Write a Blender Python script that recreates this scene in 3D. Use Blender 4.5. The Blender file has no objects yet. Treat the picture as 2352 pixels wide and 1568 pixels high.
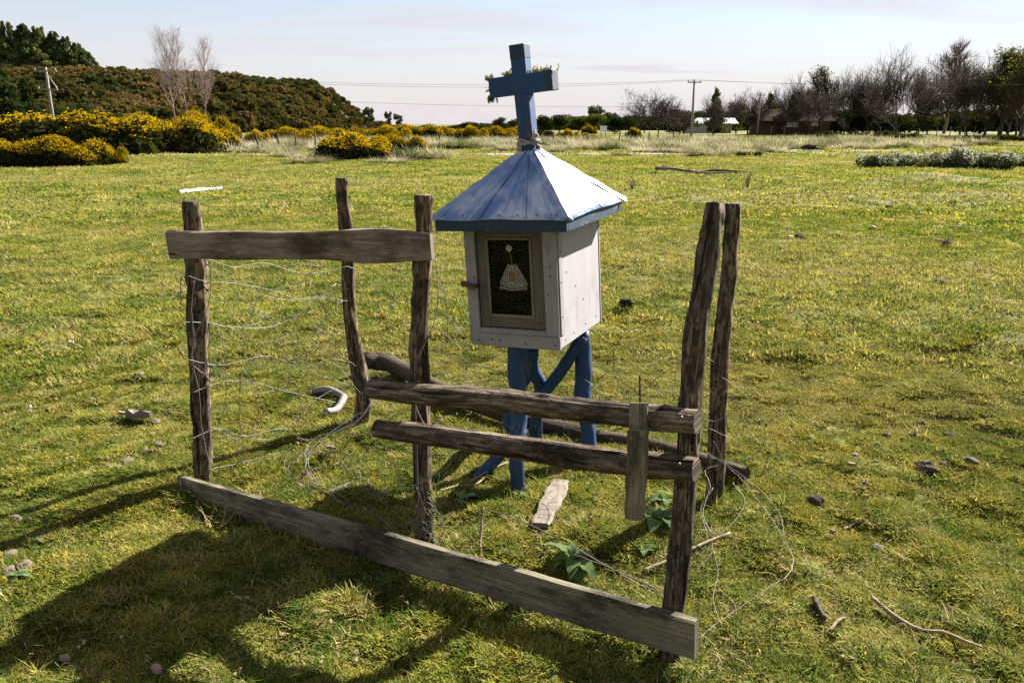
import bpy, math, random
import numpy as np
from mathutils import Vector, Matrix

# ------------------------------------------------------------------ camera, sky, sun, exposure
sc = bpy.context.scene
COL = sc.collection
R = math.radians
CAM_H = 1.6
FPX, CX, CY, HOR = 1829.0, 1176.0, 784.0, 285.0      # focal length and centre in a 2352 px wide survey frame
PITCH = math.atan((CY - HOR) / FPX)
cam = bpy.data.cameras.new('camera')
cam.sensor_width = 36; cam.lens = FPX / 2352 * 36
cam.clip_start = 0.05; cam.clip_end = 6000
cam.dof.use_dof = False
camo = bpy.data.objects.new('camera', cam); COL.objects.link(camo)
camo.location = (0, 0, CAM_H); camo.rotation_euler = (R(90) - PITCH, 0, 0)
sc.camera = camo

SUN_EL, SUN_AZ = R(34.5), math.atan2(.743, .669)     # azimuth from +Y towards +X
w = bpy.data.worlds.new('World'); sc.world = w; w.use_nodes = True
nt = w.node_tree; nt.nodes.clear()
def wn(t, **k):
    n = nt.nodes.new(t)
    for a, b in k.items(): setattr(n, a, b)
    return n
sky = wn('ShaderNodeTexSky', sky_type='NISHITA', sun_disc=False, sun_elevation=SUN_EL, sun_rotation=SUN_AZ, altitude=10, air_density=1.0, dust_density=0.1, ozone_density=1.6)
tc = wn('ShaderNodeTexCoord')
sep = wn('ShaderNodeSeparateXYZ'); nt.links.new(tc.outputs['Generated'], sep.inputs[0])
def wmath(op, a, b=None, clamp=False):
    n = wn('ShaderNodeMath', operation=op, use_clamp=clamp)
    for i, v in enumerate((a, b)):
        if v is None: continue
        if isinstance(v, (int, float)): n.inputs[i].default_value = v
        else: nt.links.new(v, n.inputs[i])
    return n.outputs[0]
# flat cloud sheet: direction projected on a high plane
zz = wmath('MAXIMUM', wmath('ADD', sep.outputs[2], 0.10), 0.02)
cmb = wn('ShaderNodeCombineXYZ')
nt.links.new(wmath('DIVIDE', sep.outputs[0], zz), cmb.inputs[0]); nt.links.new(wmath('DIVIDE', sep.outputs[1], zz), cmb.inputs[1])
mp = wn('ShaderNodeMapping'); nt.links.new(cmb.outputs[0], mp.inputs[0]); mp.inputs['Scale'].default_value = (0.42, 1.25, 1); mp.inputs['Rotation'].default_value = (0, 0, 0.12)
n1 = wn('ShaderNodeTexNoise'); n1.inputs['Scale'].default_value = 0.9; n1.inputs['Detail'].default_value = 7; n1.inputs['Roughness'].default_value = 0.52; n1.inputs['Distortion'].default_value = .5
nt.links.new(mp.outputs[0], n1.inputs['Vector'])
cr = wn('ShaderNodeValToRGB'); cr.color_ramp.elements[0].position = .40; cr.color_ramp.elements[1].position = .66
cr.color_ramp.elements[0].color = (.34, .34, .34, 1); cr.color_ramp.elements[1].color = (.92, .92, .92, 1)
nt.links.new(n1.outputs[0], cr.inputs[0])
# low cumulus bank along the horizon
mp2 = wn('ShaderNodeMapping'); nt.links.new(tc.outputs['Generated'], mp2.inputs[0]); mp2.inputs['Scale'].default_value = (9, 9, 26)
n2 = wn('ShaderNodeTexNoise'); n2.inputs['Scale'].default_value = 1.0; n2.inputs['Detail'].default_value = 6; n2.inputs['Roughness'].default_value = .55
nt.links.new(mp2.outputs[0], n2.inputs['Vector'])
band = wmath('SUBTRACT', wmath('SUBTRACT', 1.0, wmath('MULTIPLY', wmath('ABSOLUTE', wmath('SUBTRACT', sep.outputs[2], 0.012)), 26.0)), 0.0, True)
cum = wmath('MULTIPLY', wmath('GREATER_THAN', 2.0, 0.0), wmath('MULTIPLY', wmath('SUBTRACT', wmath('MULTIPLY', n2.outputs[0], 3.4), 1.35, True), band), True)
mix = wn('ShaderNodeMix', data_type='RGBA')
hz = wn('ShaderNodeMapRange'); nt.links.new(sep.outputs[2], hz.inputs[0]); hz.inputs[1].default_value = .24; hz.inputs[2].default_value = 0.0; hz.inputs[3].default_value = 0.0; hz.inputs[4].default_value = 1.0
nt.links.new(wmath('MAXIMUM', cr.outputs[0], hz.outputs[0]), mix.inputs[0]); skm = wn('ShaderNodeMix', data_type='RGBA', blend_type='MULTIPLY'); skm.inputs[0].default_value = 1; nt.links.new(sky.outputs[0], skm.inputs[6]); skm.inputs[7].default_value = (.62, .60, .60, 1); nt.links.new(skm.outputs[2], mix.inputs[6]); mix.inputs[7].default_value = (3.02, 2.82, 3.00, 1)
mix2 = wn('ShaderNodeMix', data_type='RGBA')
nt.links.new(cum, mix2.inputs[0]); nt.links.new(mix.outputs[2], mix2.inputs[6]); mix2.inputs[7].default_value = (3.35, 3.2, 3.24, 1)
bg = wn('ShaderNodeBackground'); bg.inputs[1].default_value = 0.05
nt.links.new(mix2.outputs[2], bg.inputs[0])
wo = wn('ShaderNodeOutputWorld'); nt.links.new(bg.outputs[0], wo.inputs[0])

sun = bpy.data.lights.new('sun', 'SUN'); sun.energy = 5.0; sun.angle = R(.53); sun.color = (1, .95, .87)
suno = bpy.data.objects.new('sun', sun); COL.objects.link(suno)
to_sun = Vector((math.cos(SUN_EL) * math.sin(SUN_AZ), math.cos(SUN_EL) * math.cos(SUN_AZ), math.sin(SUN_EL)))
suno.rotation_euler = to_sun.to_track_quat('Z', 'Y').to_euler(); suno.location = to_sun * 50
vs = sc.view_settings
vs.view_transform = 'Standard'; vs.look = 'None'; vs.gamma = 1; vs.exposure = 2.38; vs.use_curve_mapping = False
sc.render.engine = 'CYCLES'
cy = sc.cycles
cy.max_bounces = 5; cy.diffuse_bounces = 2; cy.glossy_bounces = 2; cy.transmission_bounces = 3; cy.transparent_max_bounces = 6
cy.min_light_bounces = 2; cy.min_transparent_bounces = 2; cy.caustics_reflective = False; cy.caustics_refractive = False
try: cy.use_denoising = False
except Exception: pass

# ------------------------------------------------------------------ survey helpers
def ray(x, y):
    a = (x - CX) / FPX; b = -(y - CY) / FPX
    return Vector((a, math.cos(PITCH) + b * math.sin(PITCH), -math.sin(PITCH) + b * math.cos(PITCH)))
def V(x, y, Y):                      # survey pixel at a known distance Y
    r = ray(x, y); t = Y / r.y
    return Vector((r.x * t, Y, CAM_H + r.z * t))
def frac(a): return a - np.floor(a)
def vn(x, y, s=0.0):                 # 2D value noise 0..1
    x = np.asarray(x, float); y = np.asarray(y, float)
    xi = np.floor(x); yi = np.floor(y); fx = x - xi; fy = y - yi
    fx = fx * fx * (3 - 2 * fx); fy = fy * fy * (3 - 2 * fy)
    h = lambda i, j: frac(np.sin(i * 127.1 + j * 311.7 + s * 74.7) * 43758.5453)
    return (h(xi, yi) * (1 - fx) + h(xi + 1, yi) * fx) * (1 - fy) + (h(xi, yi + 1) * (1 - fx) + h(xi + 1, yi + 1) * fx) * fy
def sst(a, b, x): t = np.clip((x - a) / (b - a), 0, 1); return t * t * (3 - 2 * t)
def G0(x, y):
    r = ray(x, y); t = -CAM_H / r.z
    return (r.x * t, r.y * t)
MOUNDS = [(G0(2075, 487), .11, .45, .22), (G0(2140, 418), .22, 1.1, .7), (G0(1860, 350), .22, 1.2, .8), (G0(1930, 640), .06, .35, .2), (G0(2300, 795), .10, .5, .3),
          (G0(1440, 716), .07, .13, .10), (G0(1840, 828), .06, .16, .1), (G0(1600, 358), .15, 1.2, .8), (G0(2230, 455), .12, .9, .6), (G0(1990, 545), .06, .3, .2), (G0(700, 385), .1, 2, .8),
          (G0(250, 1100), .035, .3, .25), (G0(60, 1340), .05, .3, .2), (G0(1700, 1180), .05, .16, .12), (G0(1450, 1230), .04, .25, .2), (G0(2150, 1060), .03, .3, .2)]
def gz(x, y):
    x = np.asarray(x, float); y = np.asarray(y, float); r = np.hypot(x, y)
    z = .030 * (vn(x * 1.1, y * 1.1, 1) - .5) + .042 * (vn(x * 4.3, y * 4.3, 2) - .5) + .042 * (vn(x * 9.1, y * 9.1, 3) - .5) * (1 - sst(10, 25, r))
    z = z + .16 * (vn(x * .21, y * .21, 4) - .5) * sst(7, 20, r)
    z = z * (1 - .85 * sst(44, 60, r))
    for (mx, my), h, a, b in MOUNDS:
        z = z + h * np.exp(-((x - mx) / a) ** 2 - ((y - my) / b) ** 2)
    return z
def gzf(x, y): return float(gz(x, y))
def G(x, y, dz=0.0):                 # ground point seen at a survey pixel
    gx, gy = G0(x, y)
    return Vector((gx, gy, gzf(gx, gy) + dz))

# ------------------------------------------------------------------ object helpers
def tag(o, label=None, cat=None, group=None, kind=None):
    if label: o['label'] = label
    if cat: o['category'] = cat
    if group: o['group'] = group
    if kind: o['kind'] = kind
    return o
def link(o, parent=None):
    COL.objects.link(o)
    if parent is not None: o.parent = parent
    return o
def empty(name, loc=(0, 0, 0), rz=0.0):
    o = bpy.data.objects.new(name, None); o.location = loc; o.rotation_euler = (0, 0, rz); o.empty_display_size = .1
    return link(o)
def mat_of(o): return Matrix.LocRotScale(o.location, o.rotation_euler, o.scale)
class MB:
    def __init__(s): s.v = []; s.f = []; s.u = []; s.m = []
    def add(s, vs, fs, us=None, mi=0):
        b = len(s.v); s.v += [tuple(p) for p in vs]
        for k, f in enumerate(fs):
            s.f.append([i + b for i in f]); s.m.append(mi)
            s.u += list(us[k]) if us else [(0, 0)] * len(f)
        return s
    def sweep(s, P, S, up=(0, 0, 1), mi=0, u0=0.0):
        """P: n path points, S: n x m section points (side, up)."""
        P = [Vector(p) for p in P]; n = len(P); m = len(S[0]); up = Vector(up); vs = []; L = u0; Ls = []
        per = [0.0]
        for j in range(m): a = S[0][j]; b = S[0][(j + 1) % m]; per.append(per[-1] + math.hypot(a[0] - b[0], a[1] - b[1]))
        side0 = None
        for i in range(n):
            t = (P[min(i + 1, n - 1)] - P[max(i - 1, 0)]).normalized()
            if side0 is None:
                sd = t.cross(up)
                if sd.length < .05: sd = t.cross(Vector((0, 1, 0)))
            else: sd = side0 - t * side0.dot(t)
            sd.normalize(); side0 = sd; uu = sd.cross(t)
            if i: L += (P[i] - P[i - 1]).length
            Ls.append(L)
            for a, b in S[i]: vs.append(P[i] + sd * a + uu * b)
        fs = []; us = []
        for i in range(n - 1):
            for j in range(m):
                k = (j + 1) % m
                fs.append([i * m + j, i * m + k, (i + 1) * m + k, (i + 1) * m + j])
                us.append([(Ls[i], per[j]), (Ls[i], per[j + 1]), (Ls[i + 1], per[j + 1]), (Ls[i + 1], per[j])])
        fs.append([j for j in range(m)][::-1]); us.append([(u0 + 7 + .0 * j, S[0][j][0]) for j in range(m)][::-1])
        fs.append([(n - 1) * m + j for j in range(m)]); us.append([(u0 + 9, S[-1][j][0]) for j in range(m)])
        return s.add(vs, fs, us, mi)
    def box(s, c, d, mi=0, M=None):
        c = Vector(c); x, y, z = [q / 2 for q in d]
        vs = [c + Vector((a * x, b * y, e * z)) for a in (-1, 1) for b in (-1, 1) for e in (-1, 1)]
        if M is not None: vs = [M @ v for v in vs]
        fs = [[0, 1, 3, 2], [4, 6, 7, 5], [0, 4, 5, 1], [2, 3, 7, 6], [0, 2, 6, 4], [1, 5, 7, 3]]
        D = list(d); ax = max(range(3), key=lambda k: D[k]); o2 = [k for k in range(3) if k != ax]
        us = []
        sg = [(a, b, e) for a in (-1, 1) for b in (-1, 1) for e in (-1, 1)]
        for f in fs:
            us.append([(sg[i][ax] * D[ax] / 2 + c[ax], sg[i][o2[0]] * D[o2[0]] / 2 + sg[i][o2[1]] * D[o2[1]] / 2 + c[o2[0]] + c[o2[1]] * .37) for i in f])
        return s.add(vs, fs, us, mi)
    def build(s, name, mats, parent=None, world=True, smooth=False, bevel=0):
        if not isinstance(mats, (list, tuple)): mats = [mats]
        vs = s.v
        if parent is not None and world:
            I = mat_of(parent); pp = parent.parent
            while pp is not None: I = mat_of(pp) @ I; pp = pp.parent
            I = I.inverted(); vs = [tuple(I @ Vector(v)) for v in vs]
        me = bpy.data.meshes.new(name); me.from_pydata(vs, [], s.f)
        ul = me.uv_layers.new(name='UVMap'); ul.data.foreach_set('uv', [c for q in s.u for c in q])
        for m in mats: me.materials.append(m)
        if len(mats) > 1: me.polygons.foreach_set('material_index', s.m)
        if smooth: me.polygons.foreach_set('use_smooth', [True] * len(me.polygons))
        me.update()
        o = bpy.data.objects.new(name, me); link(o, parent)
        if bevel:
            b = o.modifiers.new('bevel', 'BEVEL'); b.width = bevel; b.segments = 2; b.limit_method = 'ANGLE'
        return o
def place(o, loc):
    """shift a single-mesh thing so that its origin sits at its base"""
    loc = Vector(loc); o.data.transform(Matrix.Translation(-loc)); o.location = loc
    return o
def catmull(pts, n):
    pts = [Vector(p) for p in pts]
    if len(pts) == 2: return [pts[0].lerp(pts[1], i / n) for i in range(n + 1)]
    out = []; q = [pts[0] * 2 - pts[1]] + pts + [pts[-1] * 2 - pts[-2]]; k = len(pts) - 1
    for i in range(n + 1):
        t = i / n * k; j = min(int(t), k - 1); t -= j; a, b, c, d = q[j:j + 4]
        out.append(.5 * ((2 * b) + (c - a) * t + (2 * a - 5 * b + 4 * c - d) * t * t + (3 * b - a - 3 * c + d) * t ** 3))
    return out
def round_section(n, m, radii, rough, seed, flat=1.0):
    """n rings x m points of a weathered round timber with lengthwise grooves"""
    S = []
    g1 = [vn(j * .9, seed * 3.1, seed) for j in range(m)]
    for i in range(n):
        t = i / (n - 1) * (len(radii) - 1); k = min(int(t), len(radii) - 2); r = radii[k] * (1 - t + k) + radii[k + 1] * (t - k)
        row = []
        for j in range(m):
            a = 2 * math.pi * j / m
            q = 1 + rough * 1.1 * (g1[j] - .5) + rough * 1.5 * (float(vn(i * .5 + 3.1, j * .42 + seed, seed + 1)) - .5) + rough * (float(vn(i * .16, math.cos(a) * 1.2 + 9, seed + 2)) - .5)
            row.append((math.cos(a) * r * q, math.sin(a) * r * q * flat))
        S.append(row)
    return S
def timber(pts, radii, seed, rings=44, sides=28, rough=.22, flat=1.0, mb=None, cap=.35):
    P = catmull(pts, rings - 1)
    S = round_section(rings, sides, radii, rough, seed, flat)
    return (mb or MB()).sweep(P, S, up=(0.1, 1, 0), u0=seed * 1.7)
def plank(p0, p1, hgt, thk, seed, up=(0, 0, 1), rings=30, rough=.004, sag=None, hfun=None):
    p0 = Vector(p0); p1 = Vector(p1); P = [p0.lerp(p1, i / (rings - 1)) for i in range(rings)]
    if sag: P = [p + Vector(sag(i / (rings - 1))) for i, p in enumerate(P)]
    S = []; c = .006
    for i in range(rings):
        t = i / (rings - 1); h = (hfun(t) if hfun else hgt) / 2; w2 = thk / 2
        pts = [(-w2, -h + c), (-w2 + c, -h), (w2 - c, -h), (w2, -h + c), (w2, h - c), (w2 - c, h), (-w2 + c, h), (-w2, h - c)]
        S.append([(a + rough * (float(vn(i * .55, j * 7.3 + seed, seed)) - .5), b + rough * 1.6 * (float(vn(i * .4, j * 5.1 + seed, seed + 4)) - .5)) for j, (a, b) in enumerate(pts)])
    return MB().sweep(P, S, up=up, u0=seed * 2.3)
def fast_mesh(name, verts, faces, mats, mi=None, smooth=False):
    """verts (n,3), faces (m,k) numpy"""
    verts = np.asarray(verts, np.float32); faces = np.asarray(faces, np.int32); me = bpy.data.meshes.new(name)
    k = faces.shape[1]
    me.vertices.add(len(verts)); me.vertices.foreach_set('co', verts.ravel())
    me.loops.add(faces.size); me.loops.foreach_set('vertex_index', faces.ravel())
    me.polygons.add(len(faces)); me.polygons.foreach_set('loop_start', np.arange(0, faces.size, k, dtype=np.int32))
    for m in (mats if isinstance(mats, (list, tuple)) else [mats]): me.materials.append(m)
    if mi is not None: me.polygons.foreach_set('material_index', np.asarray(mi, np.int32))
    if smooth: me.polygons.foreach_set('use_smooth', np.ones(len(faces), bool))
    me.update(calc_edges=True)
    return me
def copy_tree(o, parent=None):
    c = o.copy(); COL.objects.link(c); c.parent = parent
    for ch in list(o.children): copy_tree(ch, c)
    return c

ORD = ['first', 'second', 'third', 'fourth', 'fifth', 'sixth', 'seventh', 'eighth', 'ninth', 'tenth', 'eleventh', 'twelfth', 'thirteenth', 'fourteenth', 'fifteenth', 'sixteenth']
# ------------------------------------------------------------------ materials
def material(name): 
    m = bpy.data.materials.new(name); m.use_nodes = True; t = m.node_tree; t.nodes.clear()
    return m, t
class NT:
    def __init__(s, t): s.t = t
    def n(s, typ, props=None, **ins):
        nd = s.t.nodes.new(typ)
        for a, b in (props or {}).items(): setattr(nd, a, b)
        for a, b in ins.items():
            key = int(a[1:]) if a[0] == '_' else a.replace('__', ' ')
            s.set(nd.inputs[key], b)
        return nd
    def set(s, sock, v):
        if isinstance(v, bpy.types.NodeSocket): s.t.links.new(v, sock)
        elif isinstance(v, (tuple, list)) and len(v) == 3 and sock.type == 'RGBA': sock.default_value = (*v, 1)
        else: sock.default_value = v
    def noise(s, vec, scale, detail=4, rough=.55, dist=0.0):
        return s.n('ShaderNodeTexNoise', Vector=vec, Scale=scale, Detail=detail, Roughness=rough, Distortion=dist).outputs[0]
    def map(s, vec, scale): return s.n('ShaderNodeMapping', Vector=vec, Scale=scale).outputs[0]
    def ramp(s, fac, stops):
        r = s.n('ShaderNodeValToRGB', _0=fac); e = r.color_ramp.elements
        while len(e) < len(stops): e.new(.5)
        for k, (p, c) in enumerate(stops):
            e[k].position = p; e[k].color = (*c, 1) if len(c) == 3 else c
        return r.outputs[0]
    def mix(s, fac, a, b, mode='MIX'):
        m = s.n('ShaderNodeMix', {'data_type': 'RGBA', 'blend_type': mode}); s.set(m.inputs[0], fac); s.set(m.inputs[6], a); s.set(m.inputs[7], b)
        return m.outputs[2]
    def math(s, op, a, b=0.0, clamp=False): return s.n('ShaderNodeMath', {'operation': op, 'use_clamp': clamp}, _0=a, _1=b).outputs[0]
    def step(s, x, lo, hi): return s.n('ShaderNodeMapRange', Value=x, From__Min=lo, From__Max=hi).outputs[0]
    def bump(s, h, strength, dist): return s.n('ShaderNodeBump', Strength=strength, Distance=dist, Height=h).outputs[0]
    def out(s, sh): s.t.links.new(sh, s.n('ShaderNodeOutputMaterial').inputs[0])
    def pbsdf(s, col, rough=.8, normal=None, spec=.3, **k):
        b = s.n('ShaderNodeBsdfPrincipled', Base__Color=col, Roughness=rough); b.inputs['Specular IOR Level'].default_value = spec
        if normal is not None: s.set(b.inputs['Normal'], normal)
        for a, v in k.items(): s.set(b.inputs[a.replace('__', ' ')], v)
        return b.outputs[0]
def grain_nodes(q):
    tc = q.n('ShaderNodeTexCoord'); uv = tc.outputs['UV']
    g = q.math('ADD', q.math('MULTIPLY', q.noise(q.map(uv, (4, 75, 1)), 1.0, 6, .68, .5), .6), q.math('MULTIPLY', q.noise(q.map(uv, (16, 210, 1)), 1.0, 5, .7, .3), .4))
    crack = q.noise(q.map(uv, (2.0, 46, 1)), 1.0, 4, .6, .8)
    blot = q.noise(q.map(uv, (3.2, 7, 1)), 1.0, 5, .65)
    return tc, uv, g, crack, blot
def wood_mat(name, dark, mid, light, stain=(.03, .025, .02), stain_amt=.6, lichen=0.0, crack_pos=.36, flakes=.0):
    m, t = material(name); q = NT(t); tc, uv, g, crack, blot = grain_nodes(q)
    c = q.ramp(g, [(.33, dark), (.48, mid), (.66, light)])
    c = q.mix(q.math('MULTIPLY', q.step(blot, .46, .62), stain_amt), c, stain)
    fl = q.noise(q.map(uv, (15, 48, 1)), 1.0, 4, .65, .3); fm = q.math('MULTIPLY', q.step(fl, .50, .56), flakes)
    c = q.mix(fm, c, tuple(x * .55 for x in dark))
    fine = q.noise(tc.outputs['Object'], 260, 3, .7); c = q.mix(q.math('MULTIPLY', q.step(fine, .55, .75), .35), c, light)
    ck = q.step(crack, crack_pos, crack_pos - .035)
    c = q.mix(q.math('MULTIPLY', ck, .9), c, (.008, .006, .005))
    if lichen:
        ln = q.noise(tc.outputs['Object'], 34, 4, .65); lm = q.math('MULTIPLY', q.step(ln, .60, .66), lichen)
        c = q.mix(lm, c, (.20, .205, .125))
    h = q.math('SUBTRACT', q.math('ADD', q.math('MULTIPLY', g, .7), q.math('MULTIPLY', fm, .5)), q.math('MULTIPLY', ck, 1.2))
    q.out(q.pbsdf(c, .92, q.bump(h, 1.0, .012), .12)); return m
def paint_mat(name, paint, paint2, wear_lo, wear_hi, wood=(.17, .14, .11), rough=.6, dirt=.5, spec=.35, dirtcol=(.03, .032, .025), chips=None):
    m, t = material(name); q = NT(t); tc, uv, g, crack, blot = grain_nodes(q)
    ob = tc.outputs['Object']
    c = q.mix(q.step(q.noise(q.map(uv, (3, 14, 1)), 1.0, 5, .6), .35, .7), paint, paint2)
    dn = q.noise(ob, 8, 6, .65); c = q.mix(q.math('MULTIPLY', q.step(dn, .52, .74), dirt), c, dirtcol)
    wn_ = q.noise(q.map(uv, (14, 55, 1)), 1.0, 5, .68, .4)
    wm = q.step(q.math('ADD', q.math('MULTIPLY', wn_, .7), q.math('MULTIPLY', q.noise(ob, 5, 3), .3)), wear_lo, wear_hi)
    c = q.mix(wm, c, chips or wood)
    ck = q.step(crack, .31, .27); c = q.mix(q.math('MULTIPLY', ck, .7), c, (.02, .018, .015))
    h = q.math('SUBTRACT', q.math('MULTIPLY', g, .25), q.math('ADD', q.math('MULTIPLY', wm, .5), ck))
    q.out(q.pbsdf(c, q.math('ADD', q.math('MULTIPLY', wm, .25), rough), q.bump(h, .5, .004), spec)); return m
def plain_mat(name, col, rough=.7, spec=.3, var=.25, scale=8.0, metallic=0.0):
    m, t = material(name); q = NT(t); tc = q.n('ShaderNodeTexCoord')
    nz = q.noise(tc.outputs['Object'], scale, 5, .6)
    c = q.mix(q.step(nz, .3, .7), tuple(x * (1 - var) for x in col), tuple(min(1, x * (1 + var)) for x in col))
    q.out(q.pbsdf(c, rough, q.bump(nz, .4, .01), spec, Metallic=metallic)); return m
def leaf_mat(name, stops, scale=.35, trans=.35, rough=.6, tint=(1.25, 1.15, .55)):
    """foliage: colour from a position noise plus a per-object random, part of the light passes through"""
    m, t = material(name); q = NT(t); geo = q.n('ShaderNodeNewGeometry'); oi = q.n('ShaderNodeObjectInfo')
    nz = q.noise(geo.outputs['Position'], scale, 5, .65)
    rnd = q.math('SUBTRACT', oi.outputs['Random'], .5)
    f = q.math('ADD', q.step(nz, .28, .72), q.math('MULTIPLY', rnd, .55), True)
    c = q.ramp(f, stops)
    d = q.n('ShaderNodeBsdfDiffuse', Color=c, Roughness=rough).outputs[0]
    tl = q.n('ShaderNodeBsdfTranslucent', Color=q.mix(1.0, c, tint, 'MULTIPLY')).outputs[0]
    mx = q.n('ShaderNodeMixShader', Fac=trans); q.set(mx.inputs[1], d); q.set(mx.inputs[2], tl)
    q.out(mx.outputs[0]); return m
M = {}
M['post'] = wood_mat('weathered_post_wood', (.0281, .0194, .0124), (.1084, .0751, .0479), (.3315, .2505, .1673), lichen=.3, crack_pos=.41, flakes=0.8)
M['post_dark'] = wood_mat('dark_post_wood', (.0183, .0131, .0095), (.0720, .0523, .0349), (.2883, .2198, .1534), lichen=.3, crack_pos=.42, flakes=0.7)
M['board'] = wood_mat('grey_board_wood', (.0666, .0502, .0378), (.1531, .1182, .0919), (.3162, .2510, .1960), stain=(.0267, .0192, .0148), stain_amt=.85, crack_pos=.32)
M['rail'] = wood_mat('split_rail_wood', (.0199, .0143, .0100), (.0905, .0677, .0460), (.3592, .2851, .2046), stain=(.0107, .0078, .0049), stain_amt=.9, crack_pos=.40, flakes=0.45)
M['mossy_board'] = wood_mat('damp_board_wood', (.0452, .0396, .0260), (.1236, .1089, .0728), (.2488, .2165, .1456), stain=(.0151, .0142, .0091), stain_amt=.92, lichen=.35, crack_pos=.31)
M['bleached'] = wood_mat('bleached_wood', (.0870, .0718, .0544), (.1480, .1262, .1022), (.2002, .1784, .1523), stain=(.0870, .0696, .0522), stain_amt=.5)
M['log'] = wood_mat('log_wood', (.0192, .0139, .0094), (.0500, .0363, .0242), (.0963, .0726, .0495), lichen=.5)
M['blue'] = paint_mat('blue_paint', (.0024, .0279, .0905), (.0040, .0404, .1244), .545, .63, dirt=.45, wood=(.0800, .0625, .0490), dirtcol=(.0096, .0103, .0091))
M['blue_worn'] = paint_mat('worn_blue_paint', (.0026, .0176, .0385), (.0038, .0280, .0595), .55, .63, dirt=.75, chips=(.0595, .0600, .0420), dirtcol=(.0068, .0064, .0042))
M['blue_leg'] = paint_mat('flaking_blue_paint', (.0024, .0237, .0744), (.0040, .0355, .1079), .56, .62, dirt=.4, chips=(.1040, .0888, .0670), dirtcol=(.0096, .0104, .0089))
M['white'] = paint_mat('white_paint', (.1793, .1705, .1740), (.2241, .2158, .2212), .60, .70, dirt=.55, dirtcol=(.0851, .0773, .0745), wood=(.1344, .1182, .1043))
M['white_panel'] = paint_mat('white_panel_paint', (.2400, .2318, .2413), (.2790, .2694, .2799), .68, .78, dirt=.5, dirtcol=(.1506, .1363, .1319), wood=(.1897, .1564, .1351))
M['door_wood'] = wood_mat('door_wood', (.0615, .0527, .0361), (.1047, .0903, .0665), (.1517, .1337, .1047), stain=(.0506, .0433, .0325), stain_amt=.5, crack_pos=.28)
M['stop'] = wood_mat('glass_stop_wood', (.0960, .0864, .0576), (.1472, .1344, .0960), (.1984, .1824, .1408), stain=(.0896, .0768, .0512), stain_amt=.5)
M['inside'] = plain_mat('painted_interior_shade', (.010, .008, .006), .9, .1)  # near-black colour puts the shade of the closed box into its panels
M['nail'] = plain_mat('rusty_nail', (.05, .035, .028), .6, .4)
M['wire'] = plain_mat('galvanised_wire', (.1223, .1141, .1100), .55, .4, metallic=.3, var=.4, scale=3)
M['rust_wire'] = plain_mat('dull_wire', (.11, .095, .085), .6, .4, metallic=.4, var=.4, scale=3)
M['rope'] = plain_mat('old_rope', (.2352, .2128, .1736), .95, .05, var=.35, scale=90)
M['lichen'] = leaf_mat('lichen', [(.2, (.1056, .1152, .0624)), (.6, (.1632, .1680, .0960)), (.9, (.2160, .2160, .1440))], 30, .3)
M['stone'] = plain_mat('soil_clod', (.0644, .0493, .0370), .95, .08, var=.45, scale=22)
M['pale_stone'] = plain_mat('pale_clod', (.1056, .0836, .0638), .95, .08, var=.35, scale=22)
M['soil'] = plain_mat('dark_soil', (.035, .027, .02), 1.0, .05, var=.4, scale=15)
M['litter'] = plain_mat('white_litter', (.3400, .3264, .3128), .6, .3, var=.1)
M['pvc'] = plain_mat('old_white_pipe', (.1440, .1200, .1056), .5, .35, var=.2)
M['stick'] = plain_mat('dry_stick', (.21, .16, .11), .9, .1, var=.4, scale=40)
M['dark_stick'] = plain_mat('dark_stick', (.055, .042, .032), .9, .1, var=.4, scale=40)
M['pole'] = plain_mat('pole_wood', (.1800, .1620, .1380), .9, .1)
M['metal_dark'] = plain_mat('cable', (.03, .03, .03), .95, .02)
M['road'] = plain_mat('gravel_track', (.20, .178, .16), .95, .1, var=.2, scale=2)
M['shed'] = plain_mat('shed_wall', (.3680, .3600, .3520), .7, .3, var=.2, scale=1.2)
M['shed_roof'] = plain_mat('shed_roof', (.4960, .4880, .4800), .4, .5, var=.1, scale=1)
M['house'] = plain_mat('house_board', (.0595, .0385, .0252), .85, .2, var=.35, scale=2)
M['house_roof'] = plain_mat('house_roof', (.030, .021, .016), .98, .02)
M['winframe'] = plain_mat('window_frame', (.55, .55, .55), .6, .3)
M['sign'] = plain_mat('sign_white', (.6000, .6000, .6240), .5, .3)
M['trough'] = plain_mat('blue_plastic', (.10, .30, .42), .5, .4)
m, t = material('glass_far'); q = NT(t); q.out(q.pbsdf((.30, .36, .42), .08, None, .8)); M['glass_far'] = m
m, t = material('window_glass'); q = NT(t); tc = q.n('ShaderNodeTexCoord')
dn = q.step(q.noise(tc.outputs['Object'], 14, 6, .7), .4, .75)
tr = q.n('ShaderNodeBsdfTransparent', Color=(.97, .97, .94)).outputs[0]; df = q.n('ShaderNodeBsdfDiffuse', Color=q.mix(dn, (.008, .007, .005), (.045, .040, .032))).outputs[0]; gl = q.n('ShaderNodeBsdfGlossy', Roughness=.03, Color=(.05, .05, .05)).outputs[0]
mx = q.n('ShaderNodeMixShader', Fac=.16); q.set(mx.inputs[1], tr); q.set(mx.inputs[2], df)
mx2 = q.n('ShaderNodeMixShader', Fac=.08); q.set(mx2.inputs[1], mx.outputs[0]); q.set(mx2.inputs[2], gl); q.out(mx2.outputs[0]); M['glass'] = m
M['lace'] = plain_mat('lace', (.82, .80, .76), .8, .2, var=.08)
m, t = material('mesh_fabric'); q = NT(t); tc_ = q.n('ShaderNodeTexCoord')
vo = q.n('ShaderNodeTexVoronoi', {'feature': 'DISTANCE_TO_EDGE'}, Vector=tc_.outputs['Object'], Scale=95.0).outputs[0]
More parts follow.
